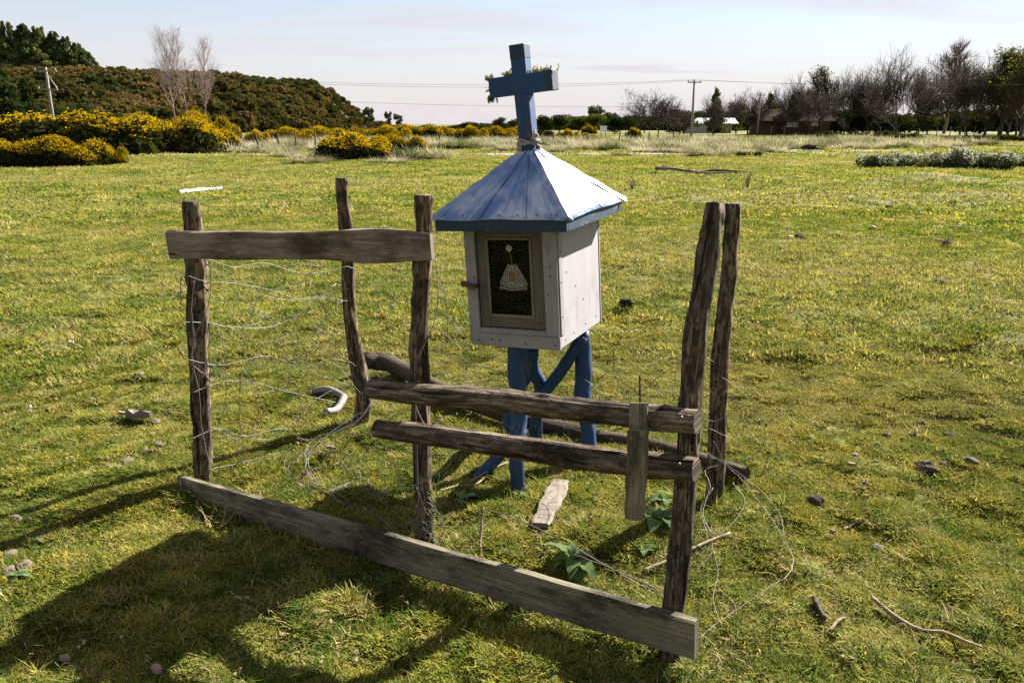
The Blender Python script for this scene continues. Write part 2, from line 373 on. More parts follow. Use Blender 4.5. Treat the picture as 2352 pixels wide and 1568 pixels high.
fa = q.step(vo, .10, .16); d_ = q.n('ShaderNodeBsdfDiffuse', Color=(.72, .70, .66)).outputs[0]; tr = q.n('ShaderNodeBsdfTransparent', Color=(1, 1, 1)).outputs[0]
mx = q.n('ShaderNodeMixShader', Fac=q.math('MULTIPLY', fa, .8)); q.set(mx.inputs[1], d_); q.set(mx.inputs[2], tr); q.out(mx.outputs[0]); M['mesh_fabric'] = m
M['gold_card'] = plain_mat('gold_card', (.36, .27, .09), .5, .4)
M['yellow_cord'] = plain_mat('yellow_cord', (.62, .48, .05), .7, .2)
# roof sheet: light blue paint, rubbed pale, semi-gloss
m, t = material('roof_sheet'); q = NT(t); tc, uv, g, crack, blot = grain_nodes(q); ob = tc.outputs['Object']
b1 = q.noise(ob, 5.5, 5, .6, .5); sc1 = q.math('ADD', q.math('MULTIPLY', q.noise(q.map(uv, (3.2, 26, 1)), 1.0, 6, .7, .5), .55), q.math('MULTIPLY', q.noise(ob, 2.6, 5, .6), .45)); sc2 = q.noise(q.map(uv, (34, 5, 1)), 1.0, 4, .6)
c = q.mix(q.step(b1, .35, .7), (.040, .100, .230), (.075, .145, .285))
c = q.mix(q.step(q.math('ADD', q.math('MULTIPLY', sc1, .6), q.math('MULTIPLY', b1, .45)), .51, .64), c, (.33, .365, .42))
c = q.mix(q.math('MULTIPLY', q.step(sc2, .66, .72), .7), c, (.06, .10, .2))
q.out(q.pbsdf(c, q.math('ADD', q.math('MULTIPLY', sc1, .2), .26), q.bump(q.math('ADD', b1, q.math('MULTIPLY', sc1, .3)), .35, .01), .75)); M['roof'] = m
# turf
m, t = material('turf'); q = NT(t); geo = q.n('ShaderNodeNewGeometry'); P_ = geo.outputs['Position']
a = q.noise(P_, .55, 5, .6); b = q.noise(P_, 3.1, 6, .65); c3 = q.noise(P_, 26, 5, .7)
col = q.ramp(q.math('ADD', q.math('MULTIPLY', b, .6), q.math('MULTIPLY', a, .4)), [(.34, (.050, .040, .018)), (.43, (.075, .085, .019)), (.54, (.135, .135, .030)), (.66, (.190, .155, .045))])
col = q.mix(q.math('MULTIPLY', q.step(c3, .56, .34), .9), col, (.018, .022, .008))  # dark specks stand in for the shade between the blades
far = q.noise(q.map(P_, (.05, .16, .1)), 1.0, 5, .6)
col = q.mix(q.math('MULTIPLY', q.step(far, .5, .68), .45), col, (.15, .115, .05))
q.out(q.pbsdf(col, .95, q.bump(q.math('ADD', c3, b), .9, .03), .08)); M['turf'] = m
# grass blades
def grass_mat(name, lo, mid, hi, dry, trans=.4):
    m, t = material(name); q = NT(t); geo = q.n('ShaderNodeNewGeometry'); oi = q.n('ShaderNodeObjectInfo'); P_ = geo.outputs['Position']
    a = q.noise(P_, .9, 4, .6); b = q.noise(P_, 5.5, 4, .65); far = q.noise(q.map(P_, (.05, .16, .1)), 1.0, 5, .6)
    rnd = oi.outputs['Random']
    f = q.math('ADD', q.math('ADD', q.math('MULTIPLY', a, .45), q.math('MULTIPLY', b, .55)), q.math('MULTIPLY', q.math('SUBTRACT', rnd, .5), .30))
    c = q.ramp(f, [(.36, lo), (.5, mid), (.64, hi)])
    c = q.mix(q.step(rnd, .86, .92), c, dry)
    c = q.mix(q.math('MULTIPLY', q.step(far, .44, .66), .55), c, dry)
    d = q.n('ShaderNodeBsdfDiffuse', Color=c).outputs[0]
    tl = q.n('ShaderNodeBsdfTranslucent', Color=q.mix(1.0, c, (1.15, 1.2, .65), 'MULTIPLY')).outputs[0]
    mx = q.n('ShaderNodeMixShader', Fac=trans); q.set(mx.inputs[1], d); q.set(mx.inputs[2], tl)
    q.out(mx.outputs[0]); return m
M['grass'] = grass_mat('grass_blade', (.0416, .0775, .0125), (.1378, .1573, .0293), (.2635, .2280, .0564), (.3087, .2394, .1149))
M['moss'] = grass_mat('moss', (.0893, .1064, .0168), (.1943, .1848, .0294), (.2835, .2240, .0399), (.2625, .1960, .0630), .25)
M['tussock'] = grass_mat('tussock_blade', (.0644, .0766, .0300), (.2339, .2028, .1499), (.3626, .3154, .2561), (.3976, .3492, .2999), .3)
M['rosette'] = leaf_mat('rosette_leaf', [(.2, (.0845, .1365, .0520)), (.6, (.1300, .1950, .0806)), (.9, (.1820, .2470, .1105))], 9, .3)
M['gorse'] = leaf_mat('gorse_green', [(.2, (.0187, .0221, .0085)), (.55, (.0382, .0425, .0136)), (.9, (.0638, .0612, .0187))], .8, .2)
M['gorse_flower'] = leaf_mat('gorse_flower', [(.2, (.34, .225, .006)), (.6, (.47, .325, .010)), (.9, (.56, .405, .018))], .8, .25, tint=(1.1, 1.0, .5))
M['scrub'] = leaf_mat('hill_scrub', [(.1, (.0236, .0271, .0096)), (.4, (.0548, .0512, .0193)), (.7, (.0978, .0736, .0297)), (.95, (.1253, .0864, .0431))], .05, .25)
M['conifer'] = leaf_mat('conifer', [(.2, (.0484, .0657, .0276)), (.55, (.0830, .1037, .0415)), (.9, (.1297, .1470, .0553))], .15, .2)
M['evergreen'] = leaf_mat('evergreen', [(.2, (.0207, .0311, .0113)), (.55, (.0373, .0518, .0176)), (.9, (.0621, .0776, .0248))], .2, .22)
M['broadleaf'] = leaf_mat('broadleaf', [(.2, (.0375, .0525, .0120)), (.55, (.0675, .0788, .0180)), (.9, (.1050, .0975, .0263))], .2, .35)
M['bark'] = plain_mat('bark', (.0544, .0435, .0346), .95, .1, var=.35, scale=3)
M['pale_bark'] = plain_mat('pale_bark', (.17, .125, .105), .95, .1, var=.3, scale=3)
M['twig'] = plain_mat('twig', (.0588, .0459, .0358), .95, .1, var=.3, scale=1)
M['white_flower'] = leaf_mat('white_flower', [(.2, (.4400, .4400, .3840)), (.6, (.5440, .5360, .4800)), (.9, (.6080, .6000, .5600))], .8, .2, tint=(1, 1, .9))
M['shrub_green'] = leaf_mat('flower_shrub_green', [(.2, (.045, .060, .022)), (.6, (.09, .105, .045)), (.9, (.16, .165, .085))], .8, .25)
M['hill'] = plain_mat('hill_soil', (.055, .045, .025), 1.0, .05, var=.3, scale=.05)

# ------------------------------------------------------------------ the ground
ang = np.concatenate([np.radians(np.arange(-46, 46.01, .28)), np.radians(np.arange(50, 314, 6.0))])
rr = [0.0 + .35]
while rr[-1] < 4000: rr.append(rr[-1] * (1.0125 if rr[-1] < 40 else 1.06))
rr = np.array(rr)
A_, R_ = np.meshgrid(ang, rr); gx = (np.sin(A_) * R_).ravel(); gy = (np.cos(A_) * R_).ravel()
na, nr = len(ang), len(rr)
vv = np.stack([gx, gy, gz(gx, gy)], 1)
i, j = np.meshgrid(np.arange(nr - 1), np.arange(na), indexing='ij'); k = (j + 1) % na
ff = np.stack([i * na + j, i * na + k, (i + 1) * na + k, (i + 1) * na + j], -1).reshape(-1, 4)[:, ::-1]
cap_v = np.array([[0, 0, float(gz(0, 0))]]); 
me = fast_mesh('ground', vv, ff, M['turf'], smooth=True)
tag(link(bpy.data.objects.new('ground', me)), 'grazed green turf field running out to the gorse and trees', 'field', kind='structure')

# ------------------------------------------------------------------ scattered growth (geometry nodes)
PROTO = {}
def proto_collection(name, meshes):
    c = bpy.data.collections.new(name)
    for k, me in enumerate(meshes): c.objects.link(bpy.data.objects.new(f'{name}_{k}', me))
    return c
def scatter(name, coll, pos, rot, scl, label, cat, seed=0):
    n = len(pos); me = bpy.data.meshes.new(name); me.vertices.add(n); me.vertices.foreach_set('co', np.asarray(pos, np.float32).ravel())
    at = me.attributes.new('rot', 'FLOAT_VECTOR', 'POINT'); at.data.foreach_set('vector', np.asarray(rot, np.float32).ravel())
    at = me.attributes.new('scl', 'FLOAT', 'POINT'); at.data.foreach_set('value', np.asarray(scl, np.float32))
    rs = np.random.RandomState(seed); at = me.attributes.new('pick', 'INT', 'POINT'); at.data.foreach_set('value', rs.randint(0, len(coll.objects), n).astype(np.int32))
    me.update()
    o = link(bpy.data.objects.new(name, me))
    g = bpy.data.node_groups.new(name, 'GeometryNodeTree')
    g.interface.new_socket('Geometry', in_out='INPUT', socket_type='NodeSocketGeometry'); g.interface.new_socket('Geometry', in_out='OUTPUT', socket_type='NodeSocketGeometry')
    N_ = g.nodes; L = g.links
    gi = N_.new('NodeGroupInput'); go = N_.new('NodeGroupOutput'); iop = N_.new('GeometryNodeInstanceOnPoints'); ci = N_.new('GeometryNodeCollectionInfo')
    ci.inputs['Collection'].default_value = coll; ci.inputs['Separate Children'].default_value = True; ci.inputs['Reset Children'].default_value = True
    def attr(nm, ty):
        a = N_.new('GeometryNodeInputNamedAttribute'); a.data_type = ty; a.inputs[0].default_value = nm
        return a.outputs[0]
    L.new(gi.outputs[0], iop.inputs['Points']); L.new(ci.outputs[0], iop.inputs['Instance']); iop.inputs['Pick Instance'].default_value = True
    L.new(attr('pick', 'INT'), iop.inputs['Instance Index'])
    e2r = N_.new('FunctionNodeEulerToRotation'); L.new(attr('rot', 'FLOAT_VECTOR'), e2r.inputs[0]); L.new(e2r.outputs[0], iop.inputs['Rotation'])
    L.new(attr('scl', 'FLOAT'), iop.inputs['Scale']); L.new(iop.outputs[0], go.inputs[0])
    md = o.modifiers.new('scatter', 'NODES'); md.node_group = g
    return tag(o, label, cat, kind='stuff')
def blades(n, rad, hlo, hhi, wid, bend, seed, mat, segs=2, splay=.6):
    rs = np.random.RandomState(seed); V_ = []; F_ = []
    a = rs.rand(n) * 6.283; r = rad * np.sqrt(rs.rand(n)); x = np.cos(a) * r; y = np.sin(a) * r
    h = hlo + (hhi - hlo) * rs.rand(n) ** 1.4; d = rs.rand(n) * 6.283; wv = wid * (.6 + .8 * rs.rand(n)); sp = splay * rs.rand(n) + .1; bd = bend * rs.rand(n)
    ox = np.cos(a) * .5 + np.cos(d) * .8; oy = np.sin(a) * .5 + np.sin(d) * .8; ln = np.hypot(ox, oy) + 1e-6; ox /= ln; oy /= ln
    px, py = -oy, ox
    ring = []
    for s in range(segs + 1):
        t = s / segs; out = h * (sp * t + bd * t * t); zz = h * (t - .35 * bd * t * t) - .004
        wd = wv * (1 - t) ** .6 * .5 if s < segs else wv * .04
        cx_, cy_ = x + ox * out, y + oy * out
        ring.append((np.stack([cx_ - px * wd, cy_ - py * wd, zz], 1), np.stack([cx_ + px * wd, cy_ + py * wd, zz], 1)))
    V_ = np.concatenate([q for pr in ring for q in pr]); 
    for s in range(segs):
        a0 = np.arange(n) + 2 * s * n; F_.append(np.stack([a0, a0 + n, a0 + 3 * n, a0 + 2 * n], 1))
    return fast_mesh('blades', V_, np.concatenate(F_), mat)
rs = np.random.RandomState(7)
def in_frame_points(n_try, r0, r1, half=37.0, power=1.0):
    a = np.radians((rs.rand(n_try) * 2 - 1) * half); r = np.sqrt(r0 * r0 + (r1 * r1 - r0 * r0) * rs.rand(n_try))
    return np.sin(a) * r, np.cos(a) * r
def grass_layer(name, coll, n, r0, r1, s0, s1, label, seed, keep=None, half=37.0, tilt=.25):
    x, y = in_frame_points(n, r0, r1, half)
    if keep is not None: kk = keep(x, y); x, y = x[kk], y[kk]
    pos = np.stack([x, y, gz(x, y)], 1); m_ = len(x)
    rot = np.stack([(rs.rand(m_) - .5) * tilt, (rs.rand(m_) - .5) * tilt, rs.rand(m_) * 6.283], 1)
    return scatter(name, coll, pos, rot, s0 + (s1 - s0) * rs.rand(m_) ** 1.5, label, 'grass', seed)
near_c = proto_collection('near_grass', [blades(54, .05, .007, .026, .0042, 1.4, s, M['grass'], 2, .9) for s in range(5)])
moss_c = proto_collection('moss_tuft', [blades(60, .035, .006, .016, .006, .8, 20 + s, M['moss'], 1, 1.0) for s in range(3)])
mid_c = proto_collection('mid_grass', [blades(60, .12, .012, .045, .009, 1.0, 40 + s, M['grass'], 2, .9) for s in range(4)])
far_c = proto_collection('far_grass', [blades(70, .42, .015, .06, .030, 1.0, 60 + s, M['grass'], 1, 1.0) for s in range(4)])
tall_c = proto_collection('tall_grass', [blades(16, .035, .03, .085, .0042, 1.3, 80 + s, M['grass'], 3, .7) for s in range(4)])
def patch(x, y): return vn(x * 1.6, y * 1.6, 11) * .6 + vn(x * 6, y * 6, 12) * .4
grass_layer('grass', near_c, 34000, 1.2, 6.2, .55, 1.35, 'short grazed grass close to the shrine fence', 1, lambda x, y: rs.rand(len(x)) < .35 + 1.1 * patch(x, y))
grass_layer('moss', moss_c, 34000, 1.2, 7.0, .6, 1.5, 'yellow moss between the short grass', 2, lambda x, y: (vn(x * 2.3, y * 2.3, 15) * .5 + vn(x * 7, y * 7, 16) * .5) > .45)
grass_layer('grass', mid_c, 30000, 5.6, 17, .6, 1.4, 'short grazed grass across the middle of the field', 3, lambda x, y: rs.rand(len(x)) < .35 + 1.0 * patch(x, y))
grass_layer('grass', far_c, 17000, 15, 44, .6, 1.4, 'short grazed grass on the far half of the field', 4)
grass_layer('grass', far_c, 11000, 42, 118, 1.4, 3.0, 'green lawn grass beyond the track under the trees', 6, lambda x, y: x > -20)
# longer tufts round posts, boards and stones
bases = [(-1.43, 3.35), (-.86, 4.12), (-.35, 2.8), (.49, 2.1), (.87, 3.14), (.03, 3.28), (.125, 3.93), (.36, 3.62)]
px_ = []
for bx, by in bases:
    for _ in range(26): a = rs.rand() * 6.283; d = .05 + .13 * rs.rand(); px_.append((bx + math.cos(a) * d, by + math.sin(a) * d))
for _ in range(150):
    t = rs.rand(); px_.append((-1.45 + 1.98 * t + (rs.rand() - .5) * .12, 3.24 - 1.20 * t + (rs.rand() - .5) * .12))
for _ in range(380):
    a = R((rs.rand() * 2 - 1) * 36); r = 1.5 + 7 * rs.rand(); px_.append((math.sin(a) * r, math.cos(a) * r))
px_ = np.array(px_); n_ = len(px_)
scatter('grass', tall_c, np.column_stack([px_, gz(px_[:, 0], px_[:, 1])]), np.stack([np.zeros(n_), np.zeros(n_), rs.rand(n_) * 6.28], 1), .5 + .7 * rs.rand(n_), 'longer grass tufts round the post and board feet', 'grass', 5)

# straw, crumbs of soil and dead leaf bits lying in the turf
def flat_bits(n, ln, wid, seed, mat):
    r_ = np.random.RandomState(seed); a = r_.rand(n) * 6.283; x, y = (r_.rand(2, n) - .5) * .5; L_ = ln * (.4 + .9 * r_.rand(n)); w2 = wid * (.5 + r_.rand(n)); z0, z1, z2 = .012 + .014 * r_.rand(3, n)
    c, s_ = np.cos(a), np.sin(a); A = np.stack([x - c * L_ / 2, y - s_ * L_ / 2, z0], 1); B = np.stack([x + c * L_ / 2, y + s_ * L_ / 2, z2], 1); Cm = (A + B) / 2 + np.stack([-s_ * L_ * .08, c * L_ * .08, z1 * .5], 1); N_ = np.stack([-s_ * w2, c * w2, 0 * a], 1)
    V_ = np.concatenate([A - N_, A + N_, Cm - N_, Cm + N_, B - N_ * .5, B + N_ * .5]); k = np.arange(n)
    return fast_mesh('bits', V_, np.concatenate([np.stack([k, k + n, k + 3 * n, k + 2 * n], 1), np.stack([k + 2 * n, k + 3 * n, k + 5 * n, k + 4 * n], 1)]), mat)
M['straw'] = leaf_mat('dry_straw', [(.2, (.14, .105, .06)), (.6, (.26, .215, .13)), (.9, (.36, .31, .21))], 3, .2)
M['crumb'] = leaf_mat('soil_crumb', [(.2, (.022, .016, .011)), (.6, (.045, .033, .022)), (.9, (.10, .072, .045))], 3, .05)
straw_c = proto_collection('straw', [flat_bits(9, .045, .0016, 900 + k, M['straw']) for k in range(4)] + [flat_bits(5, .018, .006, 910 + k, M['crumb']) for k in range(2)] + [flat_bits(3, .020, .007, 920, M['straw'])])
grass_layer('dry_straw', straw_c, 2200, 1.3, 9.5, .5, 1.0, 'dry straw, dead leaf bits and soil crumbs lying in the turf', 14, lambda x, y: vn(x * 1.3, y * 1.3, 44) > .35, tilt=.1)

# ------------------------------------------------------------------ the gravel track
def strip(pts, wid, dz, n=80):
    P = catmull([Vector((a, b, 0)) for a, b in pts], n); V_ = []
    for k, p in enumerate(P):
        tn = (P[min(k + 1, n)] - P[max(k - 1, 0)]).normalized(); sd = Vector((-tn.y, tn.x, 0))
        for s in (-.5, -.17, .17, .5):
            c = p + sd * wid * s; V_.append((c.x, c.y, gzf(c.x, c.y) + dz))
    F_ = [[a * 4 + b, a * 4 + b + 1, (a + 1) * 4 + b + 1, (a + 1) * 4 + b] for a in range(n) for b in range(3)]
    return MB().add(V_, [f[::-1] for f in F_])
g = strip([(-60, 47.5), (-30, 44), (-14, 43), (4, 45), (18, 49), (30, 50.5), (60, 50)], 2.4, .03)
tag(g.build('track', M['road'], smooth=True), 'pale gravel track crossing behind the field', 'track', kind='structure')

# ------------------------------------------------------------------ the shrine
SH = empty('roadside_shrine', (.126, 3.617, 0), R(-25.5))
tag(SH, 'small white roadside shrine box with blue tin roof and cross on blue stilts', 'shrine')
Wm = mat_of(SH)
piv = Vector((.126, 3.617, .66))
LEAN = Matrix.Translation(piv) @ Matrix.Rotation(R(-3.2), 4, 'Y') @ Matrix.Translation(-piv)
T = LEAN @ Wm                                   # local shrine coordinates -> leaning world
def sbox(name, lo, hi, mat, parent=SH, bevel=.002, M2=None, label=None):
    lo = Vector(lo); hi = Vector(hi)
    o = MB().box((lo + hi) / 2, hi - lo, M=(M2 or T)).build(name, mat, parent, bevel=bevel)
    if label: o['label'] = label
    return o
nail_me = None
def nail(p, axis, parent, r=.0045, M2=None):
    """small round nail head; p in shrine coordinates"""
    global nail_me
    p = Vector(p); mb = MB(); n = 8
    ax = Vector(axis); s = ax.orthogonal().normalized(); u = ax.cross(s)
    ring = [(M2 or T) @ (p + s * math.cos(6.283 * k / n) * r + u * math.sin(6.283 * k / n) * r) for k in range(n)]
    top = [(M2 or T) @ (p + ax * .0016 + (s * math.cos(6.283 * k / n) + u * math.sin(6.283 * k / n)) * r * .8) for k in range(n)]
    mb.add(ring + top, [[k, (k + 1) % n, n + (k + 1) % n, n + k] for k in range(n)] + [list(range(n, 2 * n))])
    return mb.build('nail', M['nail'], parent)
hw, hd, zb, zt = .215, .25, .66, 1.235
side = sbox('side_panel', (hw - .012, -hd + .004, zb + .002), (hw + .001, hd, zt), M['white_panel'], label='sunlit off-white plywood side panel with rust-stained nails')
trim = sbox('corner_strip', (hw + .0015, -hd - .001, zb + .058), (hw + .006, -hd + .036, zt - .03), M['white'], SH)
side2 = sbox('side_panel', (-hw - .001, -hd + .004, zb + .002), (-hw + .012, hd, zt), M['white_panel'])
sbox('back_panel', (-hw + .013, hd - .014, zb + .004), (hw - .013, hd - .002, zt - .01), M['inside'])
sbox('edge_batten', (hw - .006, hd + .001, zb - .004), (hw + .004, hd + .013, zt - .01), M['white'])
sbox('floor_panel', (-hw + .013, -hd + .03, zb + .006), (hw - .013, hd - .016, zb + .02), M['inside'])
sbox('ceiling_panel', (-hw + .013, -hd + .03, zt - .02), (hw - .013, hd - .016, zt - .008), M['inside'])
for sx_ in (-1, 1): sbox('added_dark_liner', (min(sx_ * (hw - .0165), sx_ * (hw - .0125)), -hd + .031, zb + .021), (max(sx_ * (hw - .0165), sx_ * (hw - .0125)), hd - .017, zt - .021), M['inside'])  # added black sheets that stop light bouncing off the white side panels
fy0, fy1 = -hd - .014, -hd + .003
sl = sbox('front_stile', (-hw - .004, fy0, zb - .002), (-hw + .046, fy1, zt - .01), M['white'])
sr = sbox('front_stile', (hw - .062, fy0, zb + .056), (hw + .001, fy1, zt - .01), M['white'])
fb = sbox('front_sill', (-hw + .047, fy0 - .003, zb - .003), (hw + .003, fy1, zb + .055), M['white'])
ledge = sbox('sill_ledge', (-hw + .0475, fy0 - .001, zb + .056), (hw - .063, fy1 + .012, zb + .078), M['white'])
# door
dx0, dx1, dz0, dz1 = -hw + .050, hw - .066, zb + .081, zt - .045
dy0, dy1 = -hd - .002, -hd + .018
door = sbox('door', (dx0, dy0, dz0), (dx0 + .044, dy1, dz1), M['door_wood'], label='unpainted wooden glazed door frame')
sbox('stile', (dx1 - .05, dy0, dz0), (dx1, dy1, dz1), M['door_wood'], door)
sbox('rail', (dx0 + .0445, dy0 + .002, dz1 - .052), (dx1 - .0505, dy1, dz1 - .001), M['door_wood'], door)
sbox('rail', (dx0 + .0445, dy0 + .002, dz0 + .001), (dx1 - .0505, dy1, dz0 + .050), M['door_wood'], door)
gx0, gx1, gz0, gz1 = dx0 + .045, dx1 - .051, dz0 + .051, dz1 - .053
sbox('glass_stop', (gx0, dy0 - .004, gz0 - .002), (gx0 + .011, dy0 + .006, gz1), M['stop'], door)
sbox('glass_stop', (gx1 - .011, dy0 - .004, gz0 - .002), (gx1, dy0 + .006, gz1), M['stop'], door)
sbox('glass_stop', (gx0 + .0115, dy0 - .003, gz0 - .003), (gx1 - .0115, dy0 + .006, gz0 + .010), M['stop'], door)
sbox('glass_stop', (gx0 + .0115, dy0 - .003, gz1 - .007), (gx1 - .0115, dy0 + .006, gz1 + .002), M['stop'], door)
sbox('pane', (gx0 + .001, dy0 + .007, gz0), (gx1 - .001, dy0 + .010, gz1), M['glass'], door, bevel=0, label='dark dusty glass pane')
for a, b in ((dx0 + .02, dz1 - .03), (dx1 - .024, dz1 - .04), (dx0 + .022, dz0 + .036), (dx1 - .02, dz0 + .032)):
    nail((a, dy0, b), (0, -1, 0), door, .006)
lat = MB()
lp = [T @ Vector((-hw - .022 + .078 * k / 8, fy0 - .012 - .004 * math.sin(k * .5), .935 - .010 * k / 8 + .004 * math.sin(k))) for k in range(9)]
lat.sweep(lp, round_section(9, 10, [.010, .013, .012, .0125, .009], .25, 3), up=(0, 0, 1))
lat.build('turn_button', M['post_dark'], SH, smooth=True)
for p, ax, par in [((-hw + .035, fy0, zb + .02), 'f', sl), ((-hw + .034, fy0, .965), 'f', sl), ((-.11, fy0 - .003, zb + .028), 'f', fb), ((-.07, fy0 - .003, zb + .026), 'f', fb), ((.055, fy0 - .003, zb + .018), 'f', fb),
                   ((hw - .02, fy0 - .003, zb + .018), 'f', fb), ((hw - .03, fy0, .98), 'f', sr), ((hw - .045, fy0, zb + .24), 'f', sr), ((hw - .03, fy0, zb + .36), 'f', sr),
                   ((hw + .001, -.16, .98), 's', side), ((hw + .001, -.06, .90), 's', side), ((hw + .001, .03, .82), 's', side), ((hw + .001, .05, .70), 's', side), ((hw + .001, -.10, .695), 's', side),
                   ((hw + .001, -.20, .69), 's', side), ((hw + .001, .19, .70), 's', side), ((hw + .006, -.235, .80), 's', trim), ((hw + .006, -.235, .95), 's', trim), ((hw + .006, -.235, 1.08), 's', trim)]:
    nail(p, (0, -1, 0) if ax == 'f' else (1, 0, 0), par)
# roof
rx, ry, ze, za = .315, .365, 1.232, 1.485
apx = .032
E_ = [(-rx, -ry), (rx, -ry), (rx, ry), (-rx, ry)]
tops = [(-apx, -apx), (apx, -apx), (apx, apx), (-apx, apx)]
roof = empty('roof', (0, 0, 0)); roof.parent = SH
def roof_panel(k):
    a = Vector((*E_[k], ze)); b = Vector((*E_[(k + 1) % 4], ze)); c = Vector((*tops[(k + 1) % 4], za)); d = Vector((*tops[k], za))
    n = (b - a).cross(d - a).normalized(); mb = MB(); nu, nv = 22, 10; vs = []; us = []
    for j in range(nv + 1):
        for i_ in range(nu + 1):
            s, t_ = i_ / nu, j / nv
            p = a.lerp(b, s).lerp(d.lerp(c, s), t_)
            wob = .0012 * math.sin(s * 17 + k) * (1 - t_) + .009 * (float(vn(s * 5, t_ * 3, 30 + k)) - .5)
            p = p + n * wob + Vector((0, 0, -.003 * math.sin(s * 9 + k) if j == 0 else 0))
            vs.append(p); us.append((t_ * .42, s * .63 + k))
    m_ = len(vs); vs = [T @ v for v in vs] + [T @ (v - n * .004) for v in vs]
    fs = []; fu = []
    for j in range(nv):
        for i_ in range(nu):
            q0 = j * (nu + 1) + i_; f = [q0, q0 + 1, q0 + nu + 2, q0 + nu + 1]
            fs.append(f); fu.append([us[x] for x in f]); fs.append([x + m_ for x in f[::-1]]); fu.append([us[x] for x in f[::-1]])
    for i_ in range(nu): f = [i_, i_ + m_, i_ + 1 + m_, i_ + 1]; fs.append(f); fu.append([(0, 0)] * 4)
    mb.add(vs, fs, fu)
    o = mb.build('sheet', M['roof'], SH, smooth=True); o.parent = roof
    return a, b, c, d, n, o
for k in range(4):
    a, b, c, d, n, o = roof_panel(k)
    if k < 2:
        for s in ((.36, .40), (.70, .62)) if k == 0 else ((.55, .52),):       # folded seams up the slope
            p0 = a.lerp(b, s[0]) + n * .005; p1 = d.lerp(c, s[1]) + n * .006
            P = [T @ p0.lerp(p1, x / 12) for x in range(13)]
            x = MB().sweep(P, [[(-.004, -.002), (.004, -.002), (.0025, .0018), (-.0025, .0018)]] * 13, up=T.to_3x3() @ n).build('seam', M['roof'], SH); x.parent = roof
    for i_ in range(7):
        p = a.lerp(b, (i_ + .6) / 7.4) + (d - a) * .045 + n * .005
        if k < 2: x = nail(p, n, SH, .0045); x.parent = roof
    # hip cap along a -> d
    P = [T @ (a.lerp(d, x / 14) + Vector((0, 0, .004 + .002 * math.sin(x * 1.3 + k)))) for x in range(15)]
    wv = .026
    x = MB().sweep(P, [[(-wv, -.013), (-wv * .4, .001), (0, .007), (wv * .4, .001), (wv, -.013), (wv * .9, -.0165), (0, .002), (-wv * .9, -.0165)]] * 15, up=(0, 0, 1)).build('hip_cap', M['roof'], SH)
    x.parent = roof
fz0, fz1 = ze - .052, ze - .004
for (lo, hi), lb in zip((((-rx + .012, -ry + .010, fz0), (rx - .012, -ry + .028, fz1)), ((rx - .030, -ry + .029, fz0), (rx - .012, ry - .029, fz1)), ((-rx + .012, ry - .028, fz0), (rx - .012, ry - .010, fz1)), ((-rx + .012, -ry + .029, fz0), (-rx + .030, ry - .029, fz1))),
                        ('grimy dark blue front fascia board', 'teal blue side fascia board', None, None)):
    x = sbox('fascia', lo, hi, M['blue_worn'], SH, label=lb); x.parent = roof
x = sbox('soffit', (-rx + .031, -ry + .030, fz0 + .008), (rx - .031, ry - .030, fz0 + .016), M['blue_worn'], SH); x.parent = roof
# cross on the apex
cp = T @ Vector((0, 0, za - .03))
CT = Matrix.Translation(cp) @ Matrix.Rotation(R(-3.0), 4, 'Y') @ Matrix.Translation(-cp) @ T
cross = sbox('cross', (-.034, -.031, za - .06), (.034, .031, 1.930), M['blue'], SH, .003, CT, 'blue painted timber cross with mossy weathered ends')
arm = sbox('cross_arm', (-.150, -.0335, 1.728), (.150, .034, 1.810), M['blue'], cross, .003, CT)
cap_ = sbox('weathered_tip', (-.0352, -.0322, 1.872), (.0352, .0322, 1.9315), M['blue_worn'], cross, .003, CT)
arm_end = sbox('weathered_tip', (.118, -.0347, 1.7272), (.1512, .0352, 1.8112), M['blue_worn'], cross, .003, CT)
def tuft(c, n, L, seed, spread=1.0, axis=(0, 0, 1)):
    r_ = random.Random(seed); mb = MB(); ax = Vector(axis)
    for _ in range(n):
        d = Vector((r_.gauss(0, 1), r_.gauss(0, 1), r_.gauss(0, 1))).normalized() * .8 + ax * .9; d.normalize(); l = L * (.4 + .7 * r_.random())
        s = Vector((r_.gauss(0, 1), r_.gauss(0, 1), r_.gauss(0, 1))); s = s.cross(d).normalized() * .0022
        o_ = Vector(c) + Vector((r_.gauss(0, .008) * spread, r_.gauss(0, .008), r_.gauss(0, .004))); m_ = o_ + d * l * .6 + s * 1.5; e = o_ + d * l + Vector((r_.gauss(0, .003), 0, r_.gauss(0, .003)))
        mb.add([CT @ (o_ - s), CT @ (o_ + s), CT @ (m_ + s * 2), CT @ (m_ - s * 2), CT @ (e + s), CT @ (e - s)], [[0, 1, 2, 3], [3, 2, 4, 5]])
    return mb
for c, n, L, s, sp, ax in (((-.150, -.01, 1.808), 60, .018, 1, 1, (-.8, 0, .7)), ((-.152, -.01, 1.731), 60, .022, 2, 1, (-.6, 0, -.8)), ((-.155, .0, 1.77), 40, .014, 3, 1, (-1, 0, 0)),
                          ((-.065, .0, 1.810), 45, .022, 4, 2, (0, 0, 1)), ((.10, .0, 1.810), 70, .018, 5, 4, (0, 0, 1)), ((.06, .0, 1.810), 30, .012, 6, 2, (0, 0, 1))):
    tuft(c, n, L, s, sp, ax).build('lichen_tuft', M['lichen'], cross)
